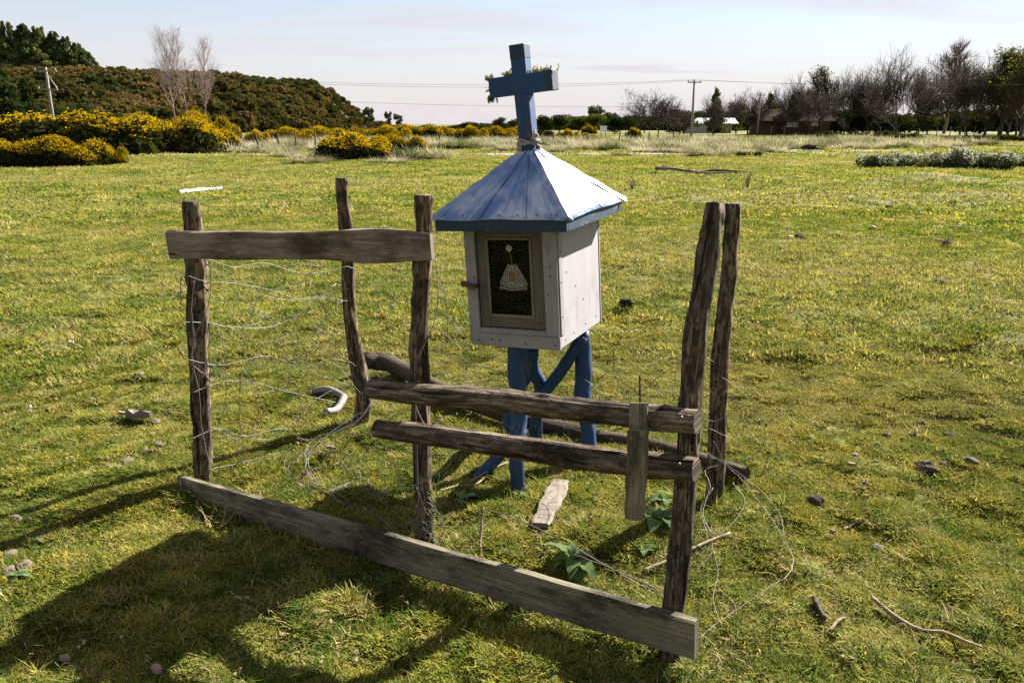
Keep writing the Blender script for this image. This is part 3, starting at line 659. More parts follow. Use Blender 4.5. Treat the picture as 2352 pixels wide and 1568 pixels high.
# stilts
def vpath(*a): return [V(*p) for p in a]
leg_paths = [([V(1186, 790, 3.43), V(1186, 860, 3.42), V(1192, 960, 3.38), V(1186, 1040, 3.33), G(1192, 1126, -.05)], [.036, .038, .036, .033, .034]),
             ([V(1222, 800, 3.68), V(1224, 850, 3.72), V(1243, 893, 3.78), V(1232, 945, 3.86), G(1232, 1000, -.05)], [.034, .033, .036, .034, .031]),
             ([V(1338, 760, 3.74), V(1340, 850, 3.72), V(1338, 920, 3.70), V(1350, 985, 3.67), G(1352, 1062, -.05)], [.034, .042, .041, .038, .038]),
             ([T @ Vector((-.16, .16, .68)), T @ Vector((-.15, .17, .4)), Vector((.0, 4.0, .2)), Vector((-.02, 3.98, -.05))], [.03, .031, .032, .03])]
for k, (p, r_) in enumerate(leg_paths):
    timber(p, r_, 11 + k, 30, 18, .14).build('leg', M['blue_leg'], SH, smooth=True)
timber([V(1336, 772, 3.70), V(1300, 835, 3.70), V(1250, 902, 3.74)], [.029, .031, .028], 21, 20, 14, .12).build('brace', M['blue_leg'], SH, smooth=True)
timber([V(1206, 985, 3.62), V(1150, 1040, 3.55), G(1095, 1088, -.02)], [.026, .03, .03], 22, 20, 14, .12).build('brace', M['blue_leg'], SH, smooth=True)
# rope round the foot of the cross (tied on: its own thing)
rope = empty('rope', cp); tag(rope, 'frayed pale rope knotted round the foot of the blue cross', 'rope')
for k in range(3):
    z0 = 1.535 - .012 * k; pts = []
    for i_ in range(41):
        a = 6.283 * i_ / 40; sq = lambda v: max(-1, min(1, v * 1.25))
        pts.append(CT @ Vector((sq(math.cos(a)) * .0405, sq(math.sin(a)) * .0375, z0 + .010 * math.sin(a * 1 + k) + .004 * math.cos(3 * a + k) - .012 * math.cos(a - .6))))
    MB().sweep(pts, [[(.0055 * math.cos(6.283 * j / 7) * (1 + .2 * math.sin(i_ * 2.1)), .0055 * math.sin(6.283 * j / 7)) for j in range(7)] for i_ in range(41)]).build('coil', M['rope'], rope, smooth=True)
for k in range(5):
    r_ = random.Random(50 + k); c0 = Vector((.040, -.030, 1.535)); pts = [CT @ (c0 + Vector((r_.gauss(.006, .008), r_.gauss(-.006, .008), r_.gauss(0, .013)))) for _ in range(6)]
    P = catmull(pts, 26); MB().sweep(P, [[(.005 * math.cos(6.283 * j / 6), .005 * math.sin(6.283 * j / 6)) for j in range(6)]] * 27).build('knot', M['rope'], rope, smooth=True)
for k in range(8):
    r_ = random.Random(80 + k); c0 = Vector((-.036 + .02 * r_.random(), -.034, 1.53)) if k < 5 else Vector((.042, -.034, 1.52)); P = catmull([CT @ c0, CT @ (c0 + Vector((r_.gauss(0, .006), -.004, -.025))), CT @ (c0 + Vector((r_.gauss(0, .01), -.003, -.05 - .03 * r_.random())))], 10)
    MB().sweep(P, [[(.0025 * math.cos(6.283 * j / 5), .0025 * math.sin(6.283 * j / 5)) for j in range(5)]] * 11).build('frayed_end', M['rope'], rope, smooth=True)
# ornament hanging inside the glass
orn = empty('hanging_ornament', T @ Vector((-.012, -hd + .03, .90))); tag(orn, 'white lace bell-shaped ornament hanging by a yellow cord behind the glass', 'ornament')
oy = dy0 + .022; ocx = (gx0 + gx1) / 2 - .004; ozt = gz1 - .045
def disc(c, r, n, ax=(0, 1, 0), th=.004):
    return [Vector(c) + Vector((math.cos(6.283 * k / n) * r, dy, math.sin(6.283 * k / n) * r)) for dy in (-th / 2, th / 2) for k in range(n)]
vs = [T @ v for v in disc((ocx, dy0 + .015, ozt), .0145, 18)]
MB().add(vs, [list(range(18))[::-1], list(range(18, 36))] + [[k, (k + 1) % 18, 18 + (k + 1) % 18, 18 + k] for k in range(18)]).build('suction_cup', M['lace'], orn)
bz1, bz0 = ozt - .078, ozt - .165
def cordp(a, b, r, name, mat, n=6):
    a = Vector(a); b = Vector(b); P = [T @ a.lerp(b, k / n) for k in range(n + 1)]
    return MB().sweep(P, [[(r * math.cos(6.283 * j / 6), r * math.sin(6.283 * j / 6)) for j in range(6)]] * (n + 1)).build(name, mat, orn)
cordp((ocx, oy - .004, ozt - .012), (ocx + .003, oy + .012, bz1), .0018, 'cord', M['yellow_cord'])
tw, bw = .019, .066
xs_t = [-tw, -tw * .38, tw * .55, tw]; xs_b = [-bw, -bw * .32, bw * .45, bw]; ys = [.012, -.004, -.004, .012]; zs_b = [.006, -.008, -.008, .003]
for k in range(3):
    pts = [(ocx + xs_t[k], oy + .012 + ys[k] * .4, bz1), (ocx + xs_t[k + 1], oy + .012 + ys[k + 1] * .4, bz1), (ocx + xs_b[k + 1], oy + .012 + ys[k + 1], bz0 + zs_b[k + 1]), (ocx + xs_b[k], oy + .012 + ys[k], bz0 + zs_b[k])]
    MB().add([T @ Vector(p) for p in pts] + [T @ (Vector(p) + Vector((0, .0015, 0))) for p in pts], [[0, 1, 2, 3], [7, 6, 5, 4], [0, 4, 5, 1], [2, 6, 7, 3]]).build('lace_panel', M['mesh_fabric'], orn)
for k in range(4):
    cordp((ocx + xs_t[k], oy + .010 + ys[k] * .4, bz1 + .004), (ocx + xs_b[k], oy + .010 + ys[k], bz0 + zs_b[k]), .0019, 'piping', M['lace'])
for a, b in (((xs_t[0], ys[0] * .4, bz1), (xs_t[3], ys[3] * .4, bz1)),):
    cordp((ocx + a[0], oy + .010 + a[1], a[2]), (ocx + b[0], oy + .010 + b[1], b[2]), .0018, 'piping', M['lace'])
for dz_ in (0, -.009):
    P = catmull([T @ Vector((ocx + xs_b[k], oy + .008 + ys[k], bz0 + zs_b[k] + dz_)) for k in range(4)], 18)
    MB().sweep(P, [[(.0019 * math.cos(6.283 * j / 6), .0019 * math.sin(6.283 * j / 6)) for j in range(6)]] * 19).build('hem_piping', M['lace'], orn)
r_ = random.Random(5); mb = MB()
for k in range(70):
    s = r_.random(); c = Vector((ocx - bw + 2 * bw * s, oy + .006 + .014 * abs(s - .5), bz0 - .010 - .006 * math.sin(s * 3.14))); d = Vector((r_.gauss(0, .004), 0, -.006 - .008 * r_.random())); mb.add([T @ (c + Vector((-.0012, 0, 0))), T @ (c + Vector((.0012, 0, 0))), T @ (c + d)], [[0, 1, 2]])
mb.build('fringe', M['lace'], orn)
cz = (bz1 + bz0) / 2 - .004
MB().box((ocx + .004, oy + .004, cz), (.026, .002, .040), M=T).build('picture_card', M['gold_card'], orn)
for pts in ([(-.012, .024), (-.012, -.022), (.018, -.022), (.018, .024), (.003, .028), (-.012, .024)],):
    P = catmull([T @ Vector((ocx + a, oy + .002, cz + b)) for a, b in pts], 30)
    MB().sweep(P, [[(.0022 * math.cos(6.283 * j / 5), .0022 * math.sin(6.283 * j / 5)) for j in range(5)]] * 31).build('card_border', M['lace'], orn)

# ------------------------------------------------------------------ the fence round the shrine
FE = empty('timber_fence', (-.35, 2.8, 0)); tag(FE, 'rough grey timber fence of posts, planks and split rails before the shrine', 'fence')
def part(mb, name, mat, label=None, parent=FE, smooth=False):
    o = mb.build(name, mat, parent, smooth=smooth)
    if label: o['label'] = label
    return o
def smooth_sides(o):
    me = o.data; me.polygons.foreach_set('use_smooth', [len(p.vertices) == 4 for p in me.polygons]); return o
lp = part(timber([G(466, 1112, -.08), V(462, 950, 3.36), V(456, 800, 3.35), V(452, 690, 3.35), V(449, 610, 3.34), V(442, 540, 3.33), V(440, 462, 3.33)], [.039, .039, .039, .040, .043, .036, .035], 1), 'post', M['post'], 'upright round post under the short top plank, reddish grey')
mp_ = part(timber([G(975, 1255, -.08), V(970, 1100, 2.80), V(963, 900, 2.81), V(962, 780, 2.82), V(968, 640, 2.82), V(972, 540, 2.82), V(972, 447, 2.82)], [.034, .031, .032, .035, .031, .030, .029], 2), 'post', M['post'], 'middle post bearing two rails and lichen tufts')
fp = part(timber([G(1538, 1522, -.08), V(1548, 1400, 2.13), V(1566, 1230, 2.16), V(1577, 1080, 2.19), V(1586, 920, 2.21), V(1600, 770, 2.24), V(1622, 610, 2.28), V(1641, 468, 2.32)], [.036, .036, .034, .034, .034, .034, .034, .030], 3, flat=.9, rough=.2), 'post', M['post_dark'], 'thick leaning split post with slanted top')
for o in (lp, mp_, fp): smooth_sides(o)
# planks (always on the camera side of the posts)
a0, a1 = V(389, 563, 3.27), V(993, 566, 2.755)
part(plank(a0, a1, .115, .026, 4, rings=34, hfun=lambda t: .113 - .014 * t + .022 * math.exp(-((t - .82) / .13) ** 2) - .012 * max(0, (t - .92) * 12)), 'plank', M['board'], 'short knotty top plank')
b0, b1 = V(418, 1122, 3.27), V(1600, 1467, 2.035)
part(plank(b0, b1, .128, .036, 5, rings=44), 'plank', M['mossy_board'], 'long bottom plank with damp dark stains')
part(timber([V(850, 893, 2.735), V(1150, 920, 2.52), V(1400, 948, 2.27), V(1603, 968, 2.12)], [.036, .039, .040, .039, .038, .035], 6, 40, 18, .14, 1.0), 'rail', M['rail'], 'upper split rail with bleached top edge')
part(timber([V(864, 983, 2.735), V(1150, 1022, 2.52), V(1400, 1058, 2.27), V(1600, 1078, 2.115)], [.034, .038, .040, .039, .039, .036], 7, 40, 18, .14, 1.0), 'rail', M['rail'], 'lower split rail')
part(plank(V(1468, 925, 2.175), V(1466, 1000, 2.155), .056, .012, 8, up=(1, 0, 0), rings=10), 'plank', M['mossy_board'], 'stub of dark slat on the upper rail')
part(plank(V(1466, 988, 2.135), V(1458, 1192, 2.12), .058, .016, 9, up=(1, 0, 0), rings=18, hfun=lambda t: .060 - .012 * max(0, (t - .9) * 8)), 'plank', M['mossy_board'], 'short upright slat hanging below the lower rail')
for x, y, Y in ((412, 545, 3.255), (425, 578, 3.255), (948, 553, 2.77), (1565, 958, 2.085), (1560, 1065, 2.08), (1470, 1010, 2.12), (960, 1310, 2.65), (960, 905, 2.68)):
    c = V(x, y, Y); mb = MB(); n = 8; r0 = .005
    mb.add([c + Vector((math.cos(6.283 * k / n) * r0, 0, math.sin(6.283 * k / n) * r0)) for k in range(n)] + [c + Vector((math.cos(6.283 * k / n) * r0 * .7, -.004, math.sin(6.283 * k / n) * r0 * .7)) for k in range(n)],
           [[k, (k + 1) % n, n + (k + 1) % n, n + k] for k in range(n)] + [list(range(n, 2 * n))])
    part(mb, 'nail', M['nail'])
# lichen tufts on the middle post
r_ = random.Random(9); mb = MB()
for _ in range(420):
    s = r_.random(); c = V(988, 1120, 2.80).lerp(V(993, 1245, 2.79), s) + Vector((r_.gauss(0, .006), -.02 + r_.gauss(0, .008), 0)); d = Vector((.6 + r_.gauss(0, .6), r_.gauss(-.5, .6), r_.gauss(0, .7))).normalized() * (.006 + .012 * r_.random()); s2 = d.cross(Vector((r_.random(), r_.random(), r_.random()))).normalized() * .003
    mb.add([c - s2, c + s2, c + d + s2, c + d - s2], [[0, 1, 2, 3]])
o = part(mb, 'lichen', M['lichen']); o['kind'] = 'stuff'
# two posts at the back stand alone
def lone_post(name, mb, base, mat, label):
    o = smooth_sides(mb.build(name, mat)); place(o, base); return tag(o, label, 'post', 'posts behind the shrine fence')
lone_post('fence_post', timber([G(818, 972, -.08), V(836, 915, 4.11), V(822, 840, 4.12), V(805, 730, 4.12), V(800, 640, 4.12), V(800, 560, 4.12), V(788, 470, 4.12), V(785, 408, 4.12)], [.042, .041, .038, .034, .032, .032, .031, .030], 31), G(818, 972), M['post'], 'thin crooked post standing behind the short top plank')
lone_post('fence_post', timber([G(1640, 1168, -.08), V(1646, 1050, 3.14), V(1650, 900, 3.15), V(1662, 750, 3.17), V(1676, 620, 3.18), V(1680, 540, 3.19), V(1684, 466, 3.19)], [.037, .037, .036, .034, .032, .033, .032], 32, rough=.18), G(1640, 1168), M['post'], 'round-topped cracked post just behind the thick leaning one')

# ------------------------------------------------------------------ wire netting
def strand(pts, Yf, r, parent, mat='wire', name='strand', n=None, jitter=.0012, seed=0):
    r_ = random.Random(seed); P = [V(x + r_.gauss(0, 2.5), y + r_.gauss(0, 3.5), Yf(x, y) if callable(Yf) else Yf) for x, y in pts]
    P = catmull(P, n or max(12, len(pts) * 7)); P = [p + Vector((r_.gauss(0, jitter), r_.gauss(0, jitter * 2), r_.gauss(0, jitter))) * .6 for p in P]
    for p in P: p.z = max(p.z, gzf(p.x, p.y) + .012)
    return MB().sweep(P, [[(r * math.cos(6.283 * j / 5), r * math.sin(6.283 * j / 5)) for j in range(5)]] * len(P)).build(name, M[mat], parent, smooth=True)
def Yl(x, y):
    if x < 815: return 3.31 + (max(x, 430) - 460) / 355 * .76
    return 4.06 + (x - 815) / 160 * (2.84 - 4.06)
N1 = empty('wire_netting', (-1.1, 3.7, 0)); tag(N1, 'sagging wire netting between the upright round post and the thin crooked post', 'wire netting')
LW = [[(470, 598), (540, 612), (610, 604), (680, 628), (745, 625), (790, 615), (816, 612)], [(478, 608), (560, 662), (640, 686), (700, 690), (770, 672), (840, 655), (960, 646)],
      [(428, 636), (470, 645), (540, 656), (620, 668), (690, 690), (740, 684), (800, 690)], [(418, 735), (480, 737), (520, 750), (590, 752), (640, 742), (690, 718), (770, 655)],
      [(607, 605), (615, 640), (588, 682), (565, 762), (557, 830), (551, 930), (560, 1040), (575, 1090)], [(735, 628), (750, 665), (772, 690), (783, 740), (798, 830)],
      [(430, 832), (510, 838), (600, 818), (660, 825), (720, 800), (782, 758)], [(440, 900), (520, 876), (590, 880), (650, 896), (720, 912), (800, 930)],
      [(436, 1000), (500, 980), (560, 1000), (650, 984), (700, 1012), (770, 1004)], [(484, 735), (505, 762), (515, 850), (520, 930), (536, 1000), (560, 1075)], [(662, 822), (668, 880), (690, 940), (676, 990)],
      [(560, 690), (620, 740), (664, 826), (700, 850), (760, 832), (830, 905)], [(640, 700), (610, 735), (560, 750)], [(690, 690), (725, 760), (768, 770), (760, 830), (700, 912)], [(480, 830), (560, 905), (600, 900), (660, 890), (725, 840), (800, 800)],
      [(500, 985), (540, 1010), (560, 1000), (620, 1010), (690, 950), (740, 905), (800, 880)], [(480, 1075), (560, 1060), (640, 1040), (700, 1050), (800, 1000)], [(596, 680), (585, 720), (625, 745), (663, 823)], [(715, 770), (740, 740), (790, 690)]]
for k, p in enumerate(LW): strand(p, Yl, .0013 if k % 3 else .0016, N1, 'rust_wire' if k in (4, 5, 9, 10, 11, 13, 17) else 'wire', seed=k)
for k, p in enumerate([[(486, 600), (480, 690), (448, 780), (440, 840), (455, 905), (462, 975), (480, 1060)], [(430, 660), (415, 640), (418, 690), (430, 705)], [(442, 840), (470, 860), (500, 850)], [(447, 645), (438, 720), (446, 800)]]):
    strand(p, lambda x, y: 3.285, .0018, N1, 'wire', seed=60 + k)
for k in range(14):
    r_ = random.Random(1200 + k); x0 = 490 + 290 * r_.random(); y0 = 640 + 360 * r_.random(); a0 = r_.random() * 6.28; pts = []
    for t_ in range(6): pts.append((x0, y0)); a0 += r_.gauss(0, .9); x0 = min(812, max(470, x0 + math.cos(a0) * 42)); y0 = min(1080, max(610, y0 + math.sin(a0) * 46))
    strand(pts, Yl, .0011 if k % 2 else .0014, N1, 'wire' if k % 3 == 0 else 'rust_wire', seed=1300 + k)
N2 = empty('wire_bundle', (-.5, 3.0, 0)); tag(N2, 'bundle of loose pale wires drooping from the crooked post to the middle post foot', 'wire')
def Yb(x, y): return 4.02 - max(0, min(1, (y - 880) / 350)) * 1.05 - max(0, min(1, (x - 830) / 150)) * .22
for k in range(4):
    r_ = random.Random(200 + k); j = lambda a: r_.gauss(0, a)
    strand([(838 + j(4), 860 + j(20)), (858 + j(5), 920 + j(8)), (822 + j(5), 972 + j(6)), (776 + j(8), 992 + j(5)), (722 + j(8), 1018 + j(6)), (704 + j(8), 1052 + j(8)), (726 + j(14), 1104 + j(12)), (790 + j(20), 1150 + j(18)), (862 + j(20), 1188 + j(18)), (945 + j(10), 1232 + j(12))], Yb, .0012, N2, seed=k + 100)
for k in range(9):
    r_ = random.Random(300 + k); cx_, cy_ = r_.choice([(760, 1100), (830, 1150), (900, 1180), (880, 1040), (735, 1070)]); a0 = r_.random() * 6; rad = 30 + 45 * r_.random()
    strand([(cx_ + math.cos(a0 + t * .8) * rad * (1 + .1 * t), cy_ + math.sin(a0 + t * .8) * rad * .8 + t * 6) for t in range(7)], Yb, .0010, N2, 'wire' if k % 3 else 'rust_wire', seed=k + 400)
N3 = empty('wire_tie', (-.35, 2.75, 0)); tag(N3, 'twists of wire wound about the middle post below the rails', 'wire')
for k in range(10):
    r_ = random.Random(500 + k); y0 = 1110 + 140 * r_.random(); x0 = 968
    strand([(x0 - 40 + r_.gauss(0, 10), y0 + r_.gauss(0, 20)), (x0 - 10, y0 + r_.gauss(0, 22)), (x0 + 18, y0 + r_.gauss(0, 25)), (x0 + 38 + r_.gauss(0, 12), y0 + r_.gauss(0, 25)), (x0 + 10, y0 + 50 + r_.gauss(0, 20)), (x0 - 25, y0 + 40 + r_.gauss(0, 16))], lambda x, y: 2.742 - .02 * (1 if x > 975 else 0), .0012, N3, seed=k + 600)
strand([(960, 870), (963, 930), (945, 905), (962, 960), (985, 985)], 2.66, .0017, N3, seed=700); strand([(985, 985), (1010, 960), (1022, 1010), (1032, 1060), (1000, 1090), (940, 1120)], 2.655, .0017, N3, seed=701)
strand([(1000, 600), (1003, 680), (990, 760), (962, 830), (950, 870), (962, 1150), (950, 1240), (975, 1275), (1010, 1240)], 2.74, .0017, N3, seed=702)
N4 = empty('wire_netting', (.1, 3.95, 0)); tag(N4, 'limp thin netting wires trailing behind the shrine legs', 'wire netting')
def Yk(x, y): return 4.05 - max(0, min(1, (x - 815) / 830)) * .85
for k, p in enumerate([[(1000, 610), (1020, 680), (1030, 760), (1020, 830), (1040, 880)], [(820, 700), (900, 690), (960, 700), (1020, 720), (1060, 760)], [(830, 800), (900, 812), (1000, 800), (1080, 840), (1180, 862)], [(1000, 800), (1060, 830), (1120, 825), (1180, 800)], [(990, 850), (1060, 880), (1130, 870), (1190, 880)], [(1350, 905), (1400, 850), (1450, 880), (1500, 900), (1560, 910)],
                       [(1410, 860), (1412, 800), (1440, 765), (1485, 752), (1530, 772), (1562, 810), (1600, 870)], [(1412, 855), (1425, 890), (1440, 925), (1470, 960)], [(1360, 830), (1420, 880), (1480, 920), (1560, 930), (1640, 900)], [(1340, 870), (1400, 920), (1460, 900), (1540, 850), (1640, 830)], [(1040, 640), (1080, 760), (1060, 850), (1100, 900)], [(970, 640), (1010, 650), (1030, 700), (1040, 790)], [(820, 770), (880, 760), (950, 745), (1010, 760), (1060, 800)]]):
    strand(p, Yk, .0016, N4, 'wire' if k % 2 else 'rust_wire', seed=800 + k)
N5 = empty('wire_coil', (.8, 2.9, 0)); tag(N5, 'springy coil of loose fence wire sticking out beside the two close posts', 'wire')
def Yr(x, y): return 3.02 - max(0, min(1, (y - 1050) / 420)) * .85
for k, p in enumerate([[(1655, 866), (1700, 900), (1742, 950), (1755, 1005), (1738, 1042), (1690, 1062), (1640, 1052), (1600, 1010)], [(1640, 1010), (1672, 1070), (1702, 1102), (1760, 1180), (1812, 1250), (1824, 1290), (1806, 1328), (1768, 1352), (1700, 1390), (1640, 1432), (1604, 1466)],
                       [(1605, 960), (1650, 965), (1690, 935), (1670, 900), (1640, 930), (1620, 980)], [(1610, 880), (1640, 905), (1638, 940), (1600, 945)], [(1600, 1000), (1640, 1050), (1680, 1010), (1725, 990), (1740, 950), (1710, 930)],
                       [(1625, 985), (1700, 1020), (1660, 1060), (1620, 1080), (1630, 1120), (1612, 1180), (1640, 1230), (1690, 1200), (1712, 1150), (1680, 1110)], [(1630, 1120), (1610, 1170), (1625, 1240), (1600, 1270), (1555, 1300)], [(1600, 1310), (1630, 1270), (1640, 1230)], [(1620, 1040), (1690, 1080), (1720, 1110), (1700, 1095)],
                       [(1590, 805), (1640, 835), (1612, 842), (1560, 838)], [(1610, 1220), (1650, 1228), (1700, 1235)], [(1570, 1222), (1610, 1224), (1660, 1226)], [(1640, 1250), (1650, 1310), (1640, 1380), (1655, 1440)], [(1700, 1100), (1740, 1130), (1790, 1180), (1800, 1240)]]):
    strand(p, Yr, .0011 if k < 2 else .0010, N5, 'wire' if k in (0, 1, 2, 5) else 'rust_wire', seed=900 + k)
N6 = empty('wire_strand', (0, 2.6, 0)); tag(N6, 'single slack wire stretched low across the grass behind the long bottom plank', 'wire')
strand([(1010, 1235), (1100, 1180), (1180, 1192), (1300, 1245), (1400, 1300), (1500, 1350)], lambda x, y: 2.85 - (x - 1010) / 490 * .55, .0017, N6, 'rust_wire', seed=950)
strand([(1200, 1250), (1300, 1270), (1400, 1305), (1470, 1340), (1530, 1360)], lambda x, y: 2.68 - (x - 1200) / 330 * .4, .0017, N6, 'rust_wire', seed=951)

# ------------------------------------------------------------------ lying wood, pipe, sticks
o = timber([V(838, 826, 5.0), G(900, 868, .06), G(1060, 945, .055), G(1300, 1000, .05), V(1500, 1025, 3.78), G(1712, 1116, .045)], [.052, .056, .050, .044, .038, .034, .031], 41, 50, 18, .2).build('fallen_log', M['log'])
smooth_sides(o); place(o, G(1060, 945)); tag(o, 'long dark fallen log lying across the grass behind the shrine legs', 'log')
o = timber([G(722, 912, .03), G(755, 918, .03), G(785, 924, .03), G(790, 935, .03), G(772, 952, .03), G(748, 962, .03)], [.021] * 6, 42, 26, 14, .04).build('bent_pipe', M['pvc'], smooth=True)
place(o, G(770, 930)); tag(o, 'old whitish bent pipe elbow in the grass by the crooked post', 'pipe')
p0, p1 = G(1288, 1112, .018), G(1240, 1232, .02)
o = plank(p1, p0, .085, .02, 43, up=(1, .2, 0), rings=30, rough=.006, hfun=lambda t: .058 + .035 * math.sin(2.2 * t + .3) + .006 * math.sin(t * 19)).build('splintered_plank', M['bleached'])
place(o, p0.lerp(p1, .5)); tag(o, 'pale splintered plank lying on the grass in front of the shrine', 'plank')
def stick(pts, r, label, mat='stick', name='stick', seed=0, world=None):
    P = world or [G(x, y, r * .8 + .012) for x, y in pts]
    o = timber(P, r if isinstance(r, list) else [r * 1.1, r, r * .7], 60 + seed, 22, 8, .3).build(name, M[mat], smooth=True); place(o, P[0])
    return tag(o, label, 'stick')
def stickr(*a, **k): return stick(*a, **k)
stick([(2000, 1383), (2050, 1408), (2110, 1438), (2170, 1450), (2215, 1475), (2255, 1480)], .007, 'long brown kinked stick lying alone on the near turf', seed=1)
stick([(1478, 1325), (1530, 1305), (1600, 1272), (1675, 1244)], .007, 'straight pale stick lying across the foot of the thick leaning post', seed=2)
stick(None, .006, 'thin dry stalk standing upright before the fence plank', seed=3, world=[G(1108, 1290, -.02), V(1104, 1240, 2.80), V(1106, 1200, 2.82), V(1110, 1165, 2.84)])
stick(None, .007, 'dark thin stake standing upright behind the upper rail', 'dark_stick', seed=4, world=[G(1470, 960, -.05), V(1470, 920, 4.1), V(1470, 862, 4.1)])
stick([(2060, 1268), (2085, 1258), (2110, 1250)][::1] if 0 else [(1930, 1212), (1955, 1205), (1978, 1196)], .005, 'small curved straw-coloured twig right of the wire coil', seed=5)
stick([(1868, 1390), (1880, 1412), (1892, 1432)], .011, 'short black charred stick under the big wire loop', 'dark_stick', seed=6)
stick([(1120, 1092), (1090, 1115), (1050, 1122), (1010, 1140)], .004, 'thin bent straw stalk left of the front blue leg', seed=7)
stick([(1165, 1062), (1130, 1082), (1080, 1108)], .004, 'second thin straw stalk against the leaning blue brace', seed=8)
stick([(1810, 1480), (1822, 1462)] if 0 else [(1905, 1455), (1925, 1436), (1940, 1430)], .005, 'tiny reddish twig below the charred stick', seed=9)
# far branch of driftwood
br = empty('fallen_branch', G(1620, 405)); tag(br, 'forked bleached branch lying far out in the field', 'branch')
YB = G(1620, 402).y
timber([V(1508, 386, YB + .6), V(1545, 388, YB + .5), V(1580, 392, YB + .3), V(1625, 398, YB), V(1660, 396, YB), V(1722, 394, YB)], [.05, .05, .045, .04, .035, .025], 71, 30, 8, .3).build('limb', M['bleached'], br, smooth=True)
timber([V(1600, 395, YB + .2), V(1640, 391, YB + .6), V(1715, 394, YB + .1)], [.035, .03, .02], 72, 20, 8, .3).build('limb', M['log'], br, smooth=True)
timber([V(1508, 387, YB + .6), V(1520, 383, YB + .9), V(1545, 386, YB + .7)], [.06, .05, .03], 73, 14, 8, .3).build('limb', M['log'], br, smooth=True)

# ------------------------------------------------------------------ clods, stones, litter
def clod_mesh(name, seed, mat, flat=.62):
    r_ = np.random.RandomState(seed); nu, nv = 14, 9; V_ = []
    for j in range(nv + 1):
        for i_ in range(nu):
            th = math.pi * j / nv; ph = 6.283 * i_ / nu; d = np.array([math.sin(th) * math.cos(ph), math.sin(th) * math.sin(ph), math.cos(th)])
            q = 1 + .7 * (float(vn(d[0] * 1.7 + seed, d[1] * 1.7 + d[2] * 2.3, seed)) - .5) + .55 * (float(vn(d[0] * 4 + seed, d[1] * 4 + d[2] * 5.1, seed + 1)) - .5)
            V_.append(d * q * np.array([1, .8, flat]))
    F_ = [[j * nu + i_, (j + 1) * nu + i_, (j + 1) * nu + (i_ + 1) % nu, j * nu + (i_ + 1) % nu] for j in range(nv) for i_ in range(nu)]
    return fast_mesh(name, np.array(V_), np.array(F_), mat, smooth=False)
clods = [clod_mesh('clod', 3 + s, M['stone']) for s in range(4)]; pclods = [clod_mesh('clod', 13 + s, M['pale_stone'], .45) for s in range(4)]; soilc = [clod_mesh('clod', 23 + s, M['soil'], .4) for s in range(3)]
rk = random.Random(3)
def clod(x, y, px, label, kind=0, name='soil_clod', group='earth clods on the turf', cat='clod'):
    p = G(x, y); size = px / FPX * math.hypot(p.y, CAM_H) / 2
    o = bpy.data.objects.new(name, rk.choice((clods, pclods, soilc)[kind])); link(o)
    o.location = p + Vector((0, 0, size * .08)); o.scale = (size, size, size); o.rotation_euler = (rk.gauss(0, .2), rk.gauss(0, .2), rk.random() * 6)
    return tag(o, label, cat, group)
clod(2132, 1090, 52, 'largest brown earth clod on the turf right of the fence'); clod(2162, 1078, 26, 'small clod touching the largest brown earth clod')
clod(1875, 1156, 44, 'rounded brown clod lying alone right of the wire coil'); clod(2155, 648, 32, 'single dark stone on the open turf above the clod cluster', 2, 'stone', None, 'stone')
clod(2262, 1080, 26, 'dark clod right of the largest earth clod')
for x, y, s in ((2038, 980, 30), (2062, 985, 22), (2030, 968, 18), (2036, 1008, 24), (2100, 1003, 26), (2118, 972, 24), (2015, 1032, 18)):
    clod(x, y, s, 'small brown clod in the loose cluster on the turf', 0, group='loose clod cluster')
clod(1968, 1050, 32, 'flat pale clod below the loose clod cluster', 1); clod(2010, 1070, 18, 'small pale clod under the flat pale clod', 1); clod(1988, 1120, 22, 'little pale clod between the two brown ones', 1); clod(2225, 1075, 34, 'thin pale earth flake beside the dark clod', 1)
clod(2005, 915, 18, 'pale crumb of earth above the clod cluster', 1); clod(1795, 945, 16, 'lone small clod near the coil of wire', 1); clod(1795, 1030, 14, 'tiny clod just right of the wire coil', 0); clod(2185, 1000, 34, 'dark soft clod right of the clod cluster', 2)
clod(2015, 1252, 30, 'greenish grey flat stone on the near turf', 1, 'stone', None, 'stone')
clod(355, 970, 30, 'grey-topped chunk lying by the flat wood scrap', 1, 'stone', None, 'stone')
for k, (x, y, s) in enumerate(((30, 1300, 40), (60, 1330, 44), (25, 1340, 36), (88, 1250, 22), (40, 1205, 26), (70, 1200, 20), (15, 1275, 28), (100, 1275, 18))):
    clod(x, y, s, 'pale crumbly earth lump in the heap at the left edge', 1, group='earth lumps at the left edge')
for x, y, s in ((250, 1085, 30), (290, 1075, 36), (335, 1050, 30), (365, 1035, 26), (270, 1095, 22), (320, 870, 26), (175, 985, 20)):
    clod(x, y, s, 'pale reddish earth lump left of the upright round post', 1, group='earth lumps by the upright post')
MOLE = ['dark molehill on the turf just right of the shrine box', 'dark molehill between the middle post and the shrine box', 'larger of two touching dark molehills far right in the field', 'smaller of two touching dark molehills far right in the field',
        'bigger crumbled molehill beside white litter right of the two close posts', 'smaller crumbled molehill beside the bigger crumbled one', 'molehill just left of the thick leaning post top', 'molehill just right of the round-topped cracked post', 'big dark molehill by the gravel track at the tussock edge',
        'tiny molehill by the low dry weed right of the roof', 'tiny molehill below the thick post top, right of the roof', 'tiny molehill in the far field left of the roof peak']
for x, y, s in ((1440, 716, 40), (1010, 725, 26), (2085, 484, 34), (2040, 487, 26), (1840, 548, 34), (1870, 545, 24), (1600, 494, 22), (1712, 498, 24), (1860, 350, 40), (1440, 440, 14), (1620, 560, 12), (980, 395, 16)):
    clod(x, y, s, MOLE.pop(0), 2, 'molehill', 'molehills across the field', 'molehill')
